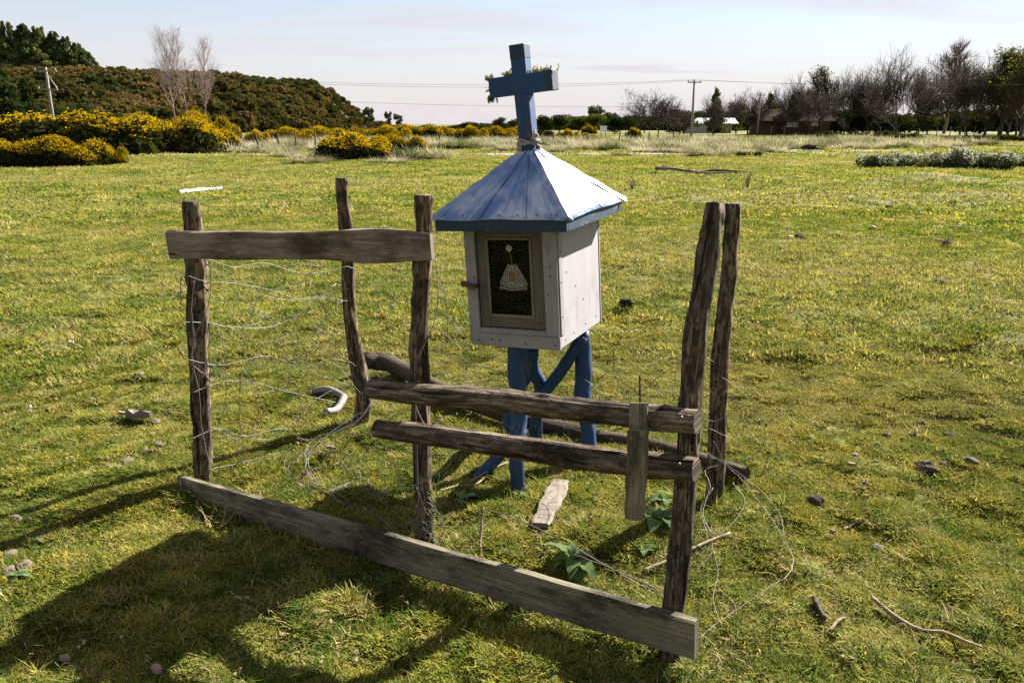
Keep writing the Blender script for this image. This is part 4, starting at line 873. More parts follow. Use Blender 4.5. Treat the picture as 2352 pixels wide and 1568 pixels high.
def flat_scrap(x, y, px, asp, label, mat, name, group=None, cat='litter', rz=None, th=.012):
    p = G(x, y); size = px / FPX * math.hypot(p.y, CAM_H); r_ = random.Random(int(x * 7 + y)); pts = []
    for k in range(9):
        a = 6.283 * k / 9; q = .75 + .5 * r_.random(); pts.append((math.cos(a) * size / 2 * q, math.sin(a) * size / 2 * asp * q))
    mb = MB(); mb.add([(a, b, .008 + .3 * th * r_.random()) for a, b in pts] + [(a * .93, b * .93, .008 + th * (1 + r_.random())) for a, b in pts], [[k, (k + 1) % 9, 9 + (k + 1) % 9, 9 + k] for k in range(9)] + [list(range(9, 18))])
    o = mb.build(name, mat); o.location = p + Vector((0, 0, .012)); o.rotation_euler = (r_.gauss(0, .12), r_.gauss(0, .12), r_.gauss(0, .4) if rz is None else rz)
    return tag(o, label, cat, group)
flat_scrap(325, 970, 60, .35, 'pale broken wood scrap on the turf left of the fence', M['bleached'], 'wood_scrap', cat='wood scrap', rz=.1, th=.03)
flat_scrap(290, 966, 44, .25, 'reddish thin board end under the pale wood scrap', M['stick'], 'wood_scrap', cat='wood scrap', rz=-.2)
# white sheet far left
pa, pb = G(412, 441, .05), G(510, 434, .06)
o = plank(pa, pb, .10, .03, 91, up=(0, 1, .5), rings=12, rough=.04).build('white_board', M['litter']); place(o, pa.lerp(pb, .5)); tag(o, 'long white board lying flat far left in the field', 'board')
for k, (x, y, s) in enumerate(((10, 514, 14), (600, 462, 9), (392, 552, 10), (372, 680, 10), (900, 718, 14), (920, 712, 9), (915, 480, 8), (1813, 549, 17), (2005, 527, 20), (2360 - 40, 585, 8), (1460, 608, 10), (1520, 603, 16), (1700, 540 - 40, 7), (1965, 455, 7), (2205, 520, 12), (2250, 535, 10), (1870, 515, 7), (1345, 480, 7), (2290, 505, 7), (1700, 385, 6), (700, 470, 6), (165, 800, 12), (70, 945, 9), (680, 420, 7), (1910, 700, 7), (1985, 755, 6))):
    flat_scrap(x, y, s, .4, 'white scrap of litter on the field', M['litter'], 'litter_scrap', 'white litter scraps on the field')
for k, (x, y, s) in enumerate(((762, 1046, 24), (635, 1170, 18), (700, 1090, 16), (1955, 1085, 20), (1910, 1240, 14), (455, 1085, 12), (150, 1520, 22), (360, 1555, 30))):
    flat_scrap(x, y, s, .45, 'pale wood chip lying in the near grass', M['stick'], 'wood_chip', 'wood chips in the near grass', 'wood chip')

# ------------------------------------------------------------------ rosette plants
def leaf_mesh(seed):
    r_ = random.Random(seed); n = 9; mb = MB(); vs = []
    for k in range(n + 1):
        t_ = k / n; w2 = .24 * math.sin(math.pi * min(1, t_ * .93 + .05)) ** .75 * (1 - .25 * t_); z = .55 * t_ - .62 * t_ * t_; x = t_ * (1 - .1 * t_)
        for s in (-1, -.5, 0, .5, 1):
            vs.append((x, w2 * s, z + .10 * abs(s) * w2 / .3 + .025 * math.sin(k * 2.4 + s * 3) * abs(s)))
    mb.add(vs, [[k * 5 + j, k * 5 + j + 1, (k + 1) * 5 + j + 1, (k + 1) * 5 + j] for k in range(n) for j in range(4)])
    me = bpy.data.meshes.new('leaf'); me.from_pydata(mb.v, [], mb.f); me.materials.append(M['rosette']); me.polygons.foreach_set('use_smooth', [True] * len(me.polygons)); return me
leaves = [leaf_mesh(s) for s in range(3)]
def rosette(x, y, size, n, label, seed):
    r_ = random.Random(seed); p = G(x, y); e = empty('rosette_plant', p); tag(e, label, 'plant', 'broad-leaved rosettes inside the fence')
    for k in range(n):
        o = bpy.data.objects.new('leaf', r_.choice(leaves)); link(o, e); s = size * (.65 + .5 * r_.random()) * (1 if k < n * .65 else .6)
        o.scale = (s, s * 1.05, s); o.rotation_euler = (r_.gauss(0, .25), r_.gauss(-.25 if k > n * .65 else .05, .18), k * 2.4 + r_.gauss(0, .3)); o.location = (0, 0, .01)
rosette(1312, 1312, .125, 16, 'broad-leaved rosette plant nearest the long bottom plank', 1)
rosette(1510, 1225, .125, 14, 'leafy rosette plant under the hanging slat by the thick post', 2)
rosette(1530, 1165, .11, 8, 'shaded rosette plant between slat and thick post, farther back', 3)
rosette(1062, 1150, .11, 7, 'drooping rosette plant left of the front blue leg', 4)
rosette(1195, 1142, .075, 6, 'small rosette at the very foot of the front blue leg', 5)
rosette(1480, 1290, .08, 6, 'small rosette low beside the thick leaning post', 6)
rosette(40, 1350, .06, 6, 'tiny rosette among the earth lumps at the left edge', 7)
# dry weeds in the field
def weed(x, y, h, label, seed):
    r_ = random.Random(seed); p = G(x, y); mb = MB()
    for _ in range(26):
        a = r_.random() * 6.28; l = h * (.4 + .7 * r_.random()); d = Vector((math.cos(a) * .45 * r_.random(), math.sin(a) * .45 * r_.random(), 1)).normalized(); P = catmull([p, p + d * l * .5 + Vector((r_.gauss(0, .02), r_.gauss(0, .02), 0)), p + d * l + Vector((r_.gauss(0, .06), r_.gauss(0, .06), -.02))], 6)
        mb.sweep(P, [[(.006 * math.cos(6.28 * j / 3), .006 * math.sin(6.28 * j / 3)) for j in range(3)]] * 7)
    o = mb.build('dry_weed', M['stick']); place(o, p); tag(o, label, 'weed')
weed(1716, 438, .42, 'dry brown weed below the forked branch', 1); weed(1452, 440, .3, 'low dry weed just right of the roof corner', 2); weed(2170, 565, .14, 'faint dry weed beside the pale litter, right field', 3)

# ------------------------------------------------------------------ foliage generators
def leaf_cloud(pts, size, seed, elong=1.0, nrm=None):
    """random small quads at pts (n,3)"""
    r_ = np.random.RandomState(seed); n = len(pts); a = r_.normal(size=(n, 3)); 
    if nrm is not None: a = a * .7 + nrm[:, [1, 2, 0]]
    a /= np.linalg.norm(a, axis=1)[:, None] + 1e-9; b = np.cross(a, r_.normal(size=(n, 3))); b /= np.linalg.norm(b, axis=1)[:, None] + 1e-9
    s = (size * (.55 + .9 * r_.rand(n)))[:, None]
    a = a * s * elong; b = b * s
    V_ = np.concatenate([pts - a - b * .4, pts - a * .1 + b, pts + a + b * .4, pts + a * .1 - b]); k = np.arange(n)
    return V_, np.stack([k, k + n, k + 2 * n, k + 3 * n], 1)
def lobes_points(lobes, n, seed, shell=.35):
    """points in the outer shell of ellipsoid lobes [(cx,cy,cz,rx,ry,rz)]"""
    r_ = np.random.RandomState(seed); L = np.array(lobes, float); w_ = (L[:, 3] * L[:, 5]); w_ /= w_.sum(); k = r_.choice(len(L), n, p=w_)
    d = r_.normal(size=(n, 3)); d /= np.linalg.norm(d, axis=1)[:, None]; q = 1 - shell * r_.rand(n) ** 1.3 + .10 * r_.normal(size=n)
    return L[k, :3] + d * L[k, 3:6] * q[:, None], d
def thing(name, loc, label, cat, group=None): return tag(empty(name, loc), label, cat, group)
# gorse
def gorse_proto(seed, wide, n=5200, bloom=.75):
    r_ = np.random.RandomState(seed); lobes = []
    for k in range(int(7 * wide)):
        x = (r_.rand() - .5) * 1.7 * wide; hgt = .55 + .40 * r_.rand() - .12 * abs(x) / wide; rw = .34 + .22 * r_.rand()
        lobes.append((x, (r_.rand() - .5) * .9, hgt - .42, rw, rw, .42 + .1 * r_.rand()))
    for k in range(int(4 * wide)): lobes.append(((r_.rand() - .5) * 1.9 * wide, -.35 + .3 * r_.rand(), .18, .34, .3, .28))
    pts, d = lobes_points(lobes, n, seed, .25); kk = pts[:, 2] > 0; pts, d = pts[kk], d[kk]
    Vg, Fg = leaf_cloud(pts, .034, seed, 1.6)
    gm = fast_mesh('foliage', Vg, Fg, M['gorse'])
    pts2, d2 = lobes_points(lobes, int(n * 6.0), seed + 50, .12); pm = vn(pts2[:, 0] * 3 + seed, pts2[:, 2] * 3 + pts2[:, 1] * 2, seed)
    up = d2[:, 2] * .8 + .35 * d2[:, 0] + 1.3 * (pts2[:, 2] - .48); kk = (pts2[:, 2] > .15) & (up + (pm - .5) * .5 > 1.0 - bloom)  # flowers kept to tops and sun side, leaving flanks dark as if shaded
    Vf, Ff = leaf_cloud(pts2[kk] + d2[kk] * .02, .0155, seed + 1)
    fm = fast_mesh('flowers', Vf, Ff, M['gorse_flower'])
    core = []; mb = MB()
    for (x, y, z, a, b, c) in lobes:          # dense woody heart so the bush is not see-through
        core.append((x, y, max(z, .05), a * .72, b * .72, c * .72))
    pc, _ = lobes_points(core, 700, seed + 2, .3); kk = pc[:, 2] > 0; Vc, Fc = leaf_cloud(pc[kk], .13, seed + 3)
    cm = fast_mesh('inner_branches', Vc, Fc, M['gorse'])
    return gm, fm, cm
GP = [gorse_proto(100 + k, 1.0 + .35 * (k % 3), bloom=(.8, .5, .95, .16)[k % 4]) for k in range(5)]
def gorse(x, ybase, px_w, ytop, kind, label, Y=None, group='flowering gorse bushes', rz=0.0, dep=1.0):
    p = G(x, ybase) if Y is None else Vector(((x - CX) / FPX * Y * 1.03, Y, 0))
    p.z = gzf(p.x, p.y) - .03
    gm, fm, cm = GP[kind]; wide = 1.0 + .35 * (kind % 3); k = p.y / FPX
    wd = px_w * k; top = V(x, ytop, p.y).z - p.z
    e = thing('gorse_bush', p, label, 'bush', group); e.scale = (wd / (2.1 * wide), wd / (2.1 * wide) * dep, top / .98); e.rotation_euler = (0, 0, rz)
    for nm, me in (('foliage', gm), ('flowers', fm), ('inner_branches', cm)): tag(link(bpy.data.objects.new(nm, me), e), kind='stuff')
    return e
gorse(30, 381, 150, 322, 1, 'low gorse bush cut by the left picture edge', rz=.2)
gorse(145, 379, 170, 310, 0, 'domed gorse bush in the front clump at the far left')
gorse(240, 376, 120, 330, 2, 'bright sprawling gorse bush at the tip of the front left clump')
gorse(60, 360, 330, 263, 3, 'tall shaded gorse hedge end behind the front left clump', rz=3.1, dep=.8)
gorse(230, 358, 330, 258, 3, 'broad dark gorse bush in the tall bank below the bare trees', dep=.8)
gorse(360, 354, 260, 262, 1, 'dark-flanked gorse bush in the middle of the tall bank', dep=.8)
gorse(430, 350, 190, 290, 0, 'rounded gorse mound with yellow crown fronting the tall bank')
gorse(455, 338, 170, 255, 2, 'highest bright yellow gorse bush under the bare trees')
gorse(505, 332, 110, 268, 4, 'yellow gorse bush ending the tall bank on its seaward side')
gorse(590, 338, 70, 298, 2, 'small separate yellow gorse bush beside the roadside fence')
gorse(815, 366, 150, 303, 0, 'big dark-sided gorse bush in mid field with yellow top', rz=.3)
gorse(915, 362, 125, 308, 1, 'duller gorse bush joined to the big mid-field one')
gorse(738, 360, 50, 340, 2, 'small yellow gorse at the foot of the big mid-field bush')
for k, (x, w_, yt, kd) in enumerate(((690, 90, 293, 2), (760, 80, 291, 2), (830, 70, 290, 4), (905, 80, 289, 2), (960, 80, 286, 1), (1020, 80, 289, 4), (1085, 60, 290, 2), (1145, 50, 290, 0), (1190, 60, 291, 2))):
    gorse(x, 0, w_ * 1.6, yt - 1, kd, f'{ORD[k]} yellow gorse bush from the hill end in the row behind the tussocks', Y=74 + 4 * (k % 3), group='row of gorse behind the tussocks')
gorse(1085, 320, 60, 293, 0, 'yellow gorse clump standing forward of the row, left of the cross')
gorse(1302, 325, 66, 297, 2, 'round bright gorse bush just right of the cross')
gorse(1352, 308, 44, 288, 2, 'small gorse bush behind the round one right of the cross'); gorse(1345, 324, 44, 305, 0, 'low gorse bush beside the round one right of the cross')
gorse(1457, 322, 40, 294, 3, 'dark little gorse bush near the spreading bare tree')
# tussock belt
tus_c = proto_collection('tussock', [blades(240, .34, .20, .52, .030, 1.8, 120 + s, M['tussock'] if s < 5 else M['shrub_green'], 3, 1.0) for s in range(6)])
def keep_t(x, y):
    sx = CX + FPX * x / (y * .98); front = np.interp(sx, [300, 640, 700, 980, 1010, 1250, 1400, 1600, 1800, 1950, 2400], [44, 41, 35, 35.5, 39, 41, 41, 40, 45, 52, 60]); back = np.interp(sx, [300, 600, 1900, 2400], [60, 82, 82, 56])
    on = (y > front + 2.0 * (vn(x * .4, y * .1, 5) - .5)) & (y < back); tr = np.interp(x, [-60, -30, -14, 4, 18, 30, 60], [47.5, 44, 43, 45, 49, 50.5, 50])
    gap = (np.abs(y - tr) < 2.1) & ((vn(x * .08, 0 * y, 8) > .45) | (x < -12)); return on & ~gap
x = (rs.rand(3900) - .5) * 74 + 2; y = 34 + 50 * rs.rand(3900); kk = keep_t(x, y) & (vn(x * .55, y * .55, 21) > .46); x, y = x[kk], y[kk]; n_ = len(x)
scatter('tussock_grass', tus_c, np.stack([x, y, gz(x, y) - .03], 1), np.stack([np.zeros(n_), np.zeros(n_), rs.rand(n_) * 6.28], 1), .7 + 1.2 * rs.rand(n_) ** 1.6, 'pale straw-coloured tussock grass along the far side of the field', 'grass', 9)
# flowering shrub clump at the right
def fshrub_proto(seed):
    r_ = np.random.RandomState(seed); lobes = [((r_.rand() - .5) * 1.5, (r_.rand() - .5) * 1.0, .25 + .25 * r_.rand(), .40, .36, .34) for _ in range(8)]
    p, d = lobes_points(lobes, 2600, seed, .35); kk = p[:, 2] > 0; Vg, Fg = leaf_cloud(p[kk], .035, seed, 1.8)
    p2, d2 = lobes_points(lobes, 2600, seed + 9, .1); pm = vn(p2[:, 0] * 3, p2[:, 2] * 4, seed); kk = (p2[:, 2] > .1) & (d2[:, 2] * .5 + pm > .42); Vf, Ff = leaf_cloud(p2[kk] * np.array([1.04, 1.04, 1.04]), .024, seed + 2)
    return fast_mesh('foliage', Vg, Fg, M['shrub_green']), fast_mesh('flowers', Vf, Ff, M['white_flower'])
FS = [fshrub_proto(300 + k) for k in range(3)]
for k, (x, yb, pw, yt, lb) in enumerate(((2010, 386, 95, 352, 'dark-sided white-flowering shrub at the open end of the clump'), (2085, 385, 90, 350, 'white-flowering shrub second from the open end of the clump'), (2140, 384, 80, 346, 'dark hollow white-flowering shrub in mid clump'), (2200, 386, 110, 335, 'tallest white-flowering shrub of the clump'),
                                     (2265, 386, 110, 348, 'sprawling white-flowering shrub beside the tallest one'), (2335, 380, 110, 352, 'white-flowering shrub at the picture edge'), (1740, 362, 26, 349, 'small green shrublet by the molehill in the far field'), (1705, 362, 26, 352, 'lower twin shrublet in the far field'), (1005, 362, 34, 346, 'small dark shrublet at the tussock edge left of the shrine'))):
    p = G(x, yb); e = thing('flowering_shrub', p, lb, 'shrub'); s = pw * p.y / FPX / 2.0; top = V(x, yt, p.y).z - p.z
    e.scale = (s, s, max(.3, top) / .85); e.rotation_euler = (0, 0, k * 1.3)
    for nm, me in zip(('foliage', 'flowers'), FS[k % 3]):
        if nm == 'flowers' and k > 5: continue
        tag(link(bpy.data.objects.new(nm, me), e), kind='stuff')

# ------------------------------------------------------------------ trees
def tubes(branches, mat, name):
    V_ = []; F_ = []; b = 0
    for P, r, m_ in branches:
        P = np.asarray(P, float); n = len(P); tn = np.gradient(P, axis=0); tn /= np.linalg.norm(tn, axis=1)[:, None] + 1e-9
        ref = np.array([.3, .9, .1]); s = np.cross(tn, ref); s /= np.linalg.norm(s, axis=1)[:, None] + 1e-9; u = np.cross(s, tn); a = np.arange(m_) * 6.2832 / m_
        ring = P[:, None] + (s[:, None] * np.cos(a)[None, :, None] + u[:, None] * np.sin(a)[None, :, None]) * np.asarray(r)[:, None, None]
        V_.append(ring.reshape(-1, 3)); i_, j_ = np.meshgrid(np.arange(n - 1), np.arange(m_), indexing='ij'); k_ = (j_ + 1) % m_
        F_.append(b + np.stack([i_ * m_ + j_, i_ * m_ + k_, (i_ + 1) * m_ + k_, (i_ + 1) * m_ + j_], -1).reshape(-1, 4)); b += n * m_
    return fast_mesh(name, np.concatenate(V_), np.concatenate(F_), mat, smooth=True)
def bare_tree(seed, H=10., trunk=1.6, r0=.22, limbs=6, spread=.75, depth=4, up=.25, straight=False, start=.16, bark='bark', twigr=.012, leaf=0, kids=(5, 6, 6, 5)):
    r_ = random.Random(seed); big = []; small = []; tips = []
    def grow(p, d, L, r, lv):
        n = 6 if lv < 2 else 4; P = [p.copy()]; q = p.copy(); dd = d.copy(); rad = [r]
        for k in range(n):
            dd = (dd + Vector((r_.gauss(0, .13), r_.gauss(0, .13), r_.gauss(0, .10) + up * .35)) * (1 if lv else .35)).normalized(); q = q + dd * L / n; P.append(q.copy()); rad.append(max(twigr * .6, r * (1 - .72 * (k + 1) / n)))
        (big if lv < 2 else small).append(([tuple(x) for x in P], rad, 6 if lv < 1 else 4 if lv < 2 else 3)); tips.append(P[-1])
        if lv >= depth: return
        nk = kids[lv] if lv else limbs
        for k in range(nk):
            t_ = (.30 + .70 * (k + r_.random()) / nk) if lv else (start + (1 - start) * (k + .5) / nk) if straight else (.8 + .2 * k / nk)
            idx = min(int(t_ * n), n - 1); fr = t_ * n - idx; pp = P[idx].lerp(P[idx + 1], fr)
            ax = (P[idx + 1] - P[idx]).normalized(); a = k * 2.4 + r_.random() * 1.2; s = ax.orthogonal().normalized(); u = ax.cross(s)
            sp = spread * (.7 + .6 * r_.random()) * (1 if lv else 1.0)
            nd = (ax + (s * math.cos(a) + u * math.sin(a)) * sp).normalized(); rr_ = rad[idx] * (1 - fr) + rad[idx + 1] * fr
            ln = (H - trunk) * (.62 if not straight else .36) * (.75 + .4 * r_.random()) if lv == 0 else L * (.50 + .22 * r_.random())
            if straight and lv == 0: ln *= 1.25 - .7 * t_
            grow(pp, nd, ln, max(twigr, rr_ * (.72 if lv == 0 else .6)), lv + 1)
    grow(Vector((0, 0, -.1)), Vector((r_.gauss(0, .05), r_.gauss(0, .05), 1)).normalized(), trunk if not straight else H * .92, r0, 0)
    parts = [('trunk', tubes(big, M[bark], 'trunk')), ('crown', tubes(small, M['twig'] if bark == 'bark' else M[bark], 'crown'))]
    if leaf:
        T_ = np.array([tuple(t) for t in tips]); rr2 = np.random.RandomState(seed); pts = T_[rr2.randint(0, len(T_), leaf)] + rr2.normal(size=(leaf, 3)) * np.array([.5, .5, .5]); pts = pts[pts[:, 2] > trunk * .8]
        Vg, Fg = leaf_cloud(pts, .13, seed); parts.append(('leaves', fast_mesh('leaves', Vg, Fg, M['broadleaf'])))
    zs = max(p[2] for P, _, _ in small for p in P); return parts, zs
TW = .033
BT = {'spread': bare_tree(1, 9, 1.7, .26, 9, 1.0, 4, .20, twigr=TW, kids=(5, 7, 6, 5)), 'round': bare_tree(2, 10, 1.5, .25, 9, .8, 4, .28, twigr=TW, kids=(5, 7, 6, 5)), 'vase': bare_tree(3, 13, 1.6, .32, 10, .62, 4, .30, twigr=TW, kids=(5, 7, 6, 5)),
      'upright': bare_tree(4, 13, 2.4, .22, 24, .62, 3, .50, True, twigr=TW, leaf=900, kids=(5, 9, 7, 5)), 'poplar': bare_tree(5, 15, 3.0, .22, 30, .7, 3, .36, True, twigr=.030, kids=(5, 9, 6, 4), bark='pale_bark'),
      'leafy': bare_tree(6, 13, 2.4, .24, 22, .62, 3, .45, True, twigr=TW, leaf=1600, kids=(5, 9, 7, 5)), 'thin': bare_tree(8, 10, 2.0, .11, 20, .6, 3, .30, True, twigr=.012, kids=(5, 7, 5, 4), bark='pale_bark', start=.36)}
def tree(kind, x, Y, ytop, label, rz=0., wide=1., group='bare trees along the right side', tilt=0., x3=None):
    parts, zs = BT[kind]; p = Vector(((x - CX) / FPX * Y * 1.0, Y, 0)); p.x = V(x, 300, Y).x; p.z = gzf(p.x, p.y); top = V(x, ytop, Y).z - p.z
    e = thing('leafy_tree' if kind == 'leafy' else 'bare_tree', p, label, 'tree', group); s = top / zs; e.scale = (s * wide, s * wide, s); e.rotation_euler = (0, tilt, rz)
    for nm, me in parts: link(bpy.data.objects.new(nm, me), e)
    return e
tree('spread', 1512, 95, 192, 'wide spreading bare tree left of the white shed', .4, 1.15)
tree('round', 1560, 100, 238, 'low dark bare tree between the spreading tree and the utility pole', 1., .8)
tree('round', 1637, 105, 208, 'rounded bare tree standing in front of the white shed', 2., .8)
tree('spread', 1718, 125, 190, 'broad bare tree behind the white shed end', 3., .95)
tree('vase', 1830, 112, 162, 'tree with dense fork shading the brown house', .7, .95)
tree('upright', 1886, 115, 148, 'upright green-tinged bare tree just past the brown house', .3, 1.5)
tree('vase', 1940, 118, 148, 'bare tree second past the brown house', 1.9, .9)
tree('round', 1992, 118, 150, 'dark ivy-clad bare tree left of the great forked tree', 2.4, .95)
tree('vase', 2062, 106, 100, 'great forked vase-shaped bare tree at the lawn', 1.3, 1.15)
tree('poplar', 2168, 140, 88, 'pale tall bare poplar rising above its neighbours', .2, 1.5)
tree('round', 2130, 132, 185, 'rounded bare tree left of the pale poplar', 5.5, .9)
tree('vase', 2222, 112, 122, 'slim bare tree between poplar and leafy edge trees', .9, .85)
tree('vase', 2262, 116, 98, 'bare tree with fanning limbs before the leafy edge trees', 4.1, 1.0)
tree('leafy', 2298, 110, 106, 'first green-leaved tree near the right picture edge', 2.7, 1.5)
tree('leafy', 2345, 105, 98, 'greenest tree cut by the right picture edge', .1, 1.5)
tree('vase', 2335, 120, 100, 'bare tree showing between the two green-leaved edge trees', 2.1, .9)
tree('vase', 1965, 130, 152, 'bare tree set back behind the second one past the house', 2.9, .8)
tree('vase', 2105, 128, 150, 'bare tree between the great forked tree and the pale poplar', 3.3, .8)
tree('round', 2205, 126, 140, 'bare tree set back just right of the pale poplar', .5, .85)
tree('vase', 2315, 124, 105, 'bare tree set back between the green-leaved edge trees', 5.2, .9)
tree('round', 1858, 108, 190, 'rounded bare tree standing before the brown house window', 1.2, .85)
tree('round', 1780, 135, 200, 'bare tree between shed and brown house', 5., .9)
# three pale bare trunks on the left
tree('thin', 408, 62, 40, 'leaning pale bare tree, left stem of the three over the gorse', .4, .75, 'bare trees over the gorse', -.10)
tree('thin', 445, 64, 44, 'upright pale bare tree, middle stem of the three over the gorse', 2.2, .7, 'bare trees over the gorse', .0)
tree('thin', 468, 63, 66, 'pale bare tree, right stem of the three over the gorse', 4.2, .8, 'bare trees over the gorse', -.05)
# evergreen and broadleaf crowns
def leafy_proto(seed, n, mat, shape, size=.16):
    r_ = np.random.RandomState(seed); lobes = []
    if shape == 'pine':
        for k in range(46): z = .16 + .80 * k / 46; w_ = .34 * (1.0 - z) ** .75 + .03; a = k * 2.4 + r_.rand(); q_ = w_ * (.5 + .7 * r_.rand()); lobes.append((math.cos(a) * q_, math.sin(a) * q_, z + .03 * r_.rand(), w_ * .42, w_ * .42, .055))
    elif shape == 'gum':
        for k in range(11): z = .38 + .55 * r_.rand(); a = r_.rand() * 6.28; lobes.append((math.cos(a) * .17, math.sin(a) * .17, z, .10 + .05 * r_.rand(), .12, .09))
    elif shape == 'cone':
        for k in range(24): z = .10 + .86 * k / 24; w_ = .32 * (1.06 - z) + .02; a = r_.rand() * 6.28; lobes.append((math.cos(a) * w_ * .5, math.sin(a) * w_ * .5, z, w_ * .8, w_ * .8, .08))
    elif shape == 'bush':
        for k in range(20): z = .14 + .70 * r_.rand(); a = r_.rand() * 6.28; q_ = .33 * r_.rand(); lobes.append((math.cos(a) * q_, math.sin(a) * q_, z, .15 + .07 * r_.rand(), .16, .13))
    else:
        for k in range(14): z = .30 + .48 * r_.rand(); a = r_.rand() * 6.28; q_ = .30 * r_.rand(); lobes.append((math.cos(a) * q_, math.sin(a) * q_, z, .16 + .08 * r_.rand(), .17, .15))
    p, d = lobes_points(lobes, n, seed, .5); p = p[p[:, 2] > .04]; V_, F_ = leaf_cloud(p, .018 * size / .16, seed, 1.5)
    tk = tubes([(np.array([[0, 0, -.02], [.01, 0, .25], [-.01, .01, .55], [0, 0, .85]]), [.022, .018, .012, .004], 6)] + [(np.array([[0, 0, l[2] * .6], [l[0] * .5, l[1] * .5, l[2] * .8], l[:3]]), [.008, .006, .003], 4) for l in lobes], M['bark'], 'trunk')
    return tk, fast_mesh('crown', V_, F_, mat)
LP = {'pine': [leafy_proto(500 + k, 5200, M['conifer'], 'pine') for k in range(2)], 'gum': [leafy_proto(510 + k, 1500, M['evergreen'], 'gum') for k in range(2)], 'cone': [leafy_proto(520, 3800, M['evergreen'], 'cone')],
      'dark': [leafy_proto(530 + k, 2600, M['evergreen'], 'round') for k in range(2)], 'bush': [leafy_proto(550 + k, 2600, M['evergreen'], 'bush') for k in range(3)], 'green': [leafy_proto(540, 2600, M['broadleaf'], 'round')]}
def leafy(kind, x, Y, ytop, width_px, label, group, zbase=0., v=0, name='evergreen_tree', rz=0.):
    p = Vector((V(x, 300, Y).x, Y, zbase)); top = V(x, ytop, Y).z - zbase; w_ = width_px * Y / FPX / .8
    e = thing(name, p, label, 'tree', group); e.scale = (w_, w_, top); e.rotation_euler = (0, 0, rz); tk, cr_ = LP[kind][v % len(LP[kind])]
    link(bpy.data.objects.new('trunk', tk), e); link(bpy.data.objects.new('crown', cr_), e); return e
leafy('gum', 848, 190, 236, 36, 'thin tufted tree standing alone just past the hill end', 'far trees on the skyline', 0, 0, 'far_tree')
leafy('gum', 893, 195, 252, 24, 'small tufted far tree, left of a close pair', 'far trees on the skyline', 0, 1, 'far_tree'); leafy('gum', 915, 195, 255, 30, 'small tufted far tree, right of a close pair', 'far trees on the skyline', 0, 0, 'far_tree', 1.)
leafy('dark', 1075, 180, 277, 40, 'low dark far tree left of the cross', 'far trees on the skyline', 0, 0, 'far_tree'); leafy('dark', 1150, 170, 266, 40, 'dark rounded far tree close left of the cross shaft', 'far trees on the skyline', 0, 1, 'far_tree'); leafy('dark', 985, 190, 283, 40, 'tiny low far tree above the gorse row', 'far trees on the skyline', 0, 1, 'far_tree')
for k, (x, yt, wpx, kd, Y, lb) in enumerate(((1190, 268, 44, 'dark', 165, 'dark far tree directly behind the cross shaft'), (1245, 262, 50, 'dark', 150, 'first dark evergreen right of the cross shaft'), (1285, 257, 56, 'dark', 152, 'second dark evergreen right of the cross shaft'), (1330, 260, 50, 'green', 148, 'olive-toned tree amid the dark evergreens'), (1365, 254, 44, 'green', 145, 'yellowish tree in front of the tall gum'), (1368, 238, 50, 'gum', 175, 'tall gum tree topping the evergreen row'),
                                         (1400, 250, 44, 'gum', 172, 'thinner gum beside the tall one'), (1412, 262, 52, 'dark', 142, 'dark round evergreen left of the spreading bare tree'), (1445, 258, 46, 'dark', 140, 'dark evergreen half behind the spreading bare tree'), (1548, 252, 46, 'dark', 138, 'dark evergreen behind the utility pole'),
                                         (1480, 262, 50, 'dark', 150, 'dark evergreen behind the spreading bare tree trunk'), (1640, 200, 52, 'cone', 130, 'dark cone-shaped evergreen behind the white shed'), (1765, 212, 50, 'cone', 132, 'cone-shaped evergreen between shed and brown house'), (1690, 232, 60, 'dark', 160, 'dark evergreen seen over the shed roof'), (1830, 195, 60, 'dark', 125, 'dark evergreen rising behind the brown house'))):
    leafy('bush' if kd == 'dark' and k % 2 else kd, x, Y, yt, wpx * 1.15, lb, 'evergreen row beyond the tussocks', 0, k, rz=k)
for k, (x, yt, wpx, Y, lb) in enumerate(((1905, 248, 90, 126, 'dark bushy undergrowth tree right of the brown house'), (1960, 245, 90, 128, 'dark ivy-laden tree behind the second bare tree past the house'), (2012, 238, 90, 128, 'dark ivy-laden tree left of the great fork'), (2045, 256, 90, 124, 'dark holly-like bush under the great forked tree'), (2120, 262, 70, 165, 'low dark tree on the far lawn edge'), (2195, 250, 80, 168, 'low dark tree behind the poplar stem'), (2250, 256, 80, 140, 'dark leafy tree behind the fanning bare tree'),
                                         (2300, 240, 90, 132, 'dark leafy tree behind the green edge trees'), (2350, 232, 100, 130, 'dark leafy tree filling the right edge gap'), (1862, 248, 70, 136, 'dark tree directly behind the brown house end'), (1795, 250, 70, 138, 'dark tree behind the brown house roof'), (1570, 245, 60, 140, 'dark bush-like tree left of the shed roof'), (1600, 250, 50, 165, 'dark bush-like tree behind the shed gable'))):
    leafy('bush', x, Y, yt, wpx * 1.15, lb, 'dark trees behind the bare ones', 0, k, rz=k * 1.7)
# low hedge clumps in front of the trees
for k, (x, yb, pw, yt) in enumerate(((1900, 321, 70, 300), (1960, 322, 70, 302), (2030, 323, 80, 300), (2090, 324, 60, 306), (2180, 326, 60, 312), (2250, 326, 70, 310), (2320, 326, 70, 308), (1230, 318, 50, 296), (1262, 318, 40, 300))):
    p = G(x, yb); p.z = 0; e = thing('dark_bush', p, (f'{ORD[k]} low dark thicket bush from the brown house, before the right trees' if k < 7 else ('dark purplish thicket bush close right of the cross shaft', 'second thicket bush right of the cross shaft')[k - 7]), 'bush', 'thicket bushes before the trees'); wd = pw * p.y / FPX; top = V(x, yt, p.y).z
    e.scale = (wd / 2.1, wd / 2.4, top / .98); e.rotation_euler = (0, 0, k); tag(link(bpy.data.objects.new('foliage', GP[k % 5][0]), e), kind='stuff'); tag(link(bpy.data.objects.new('inner_branches', GP[k % 5][2]), e), kind='stuff')

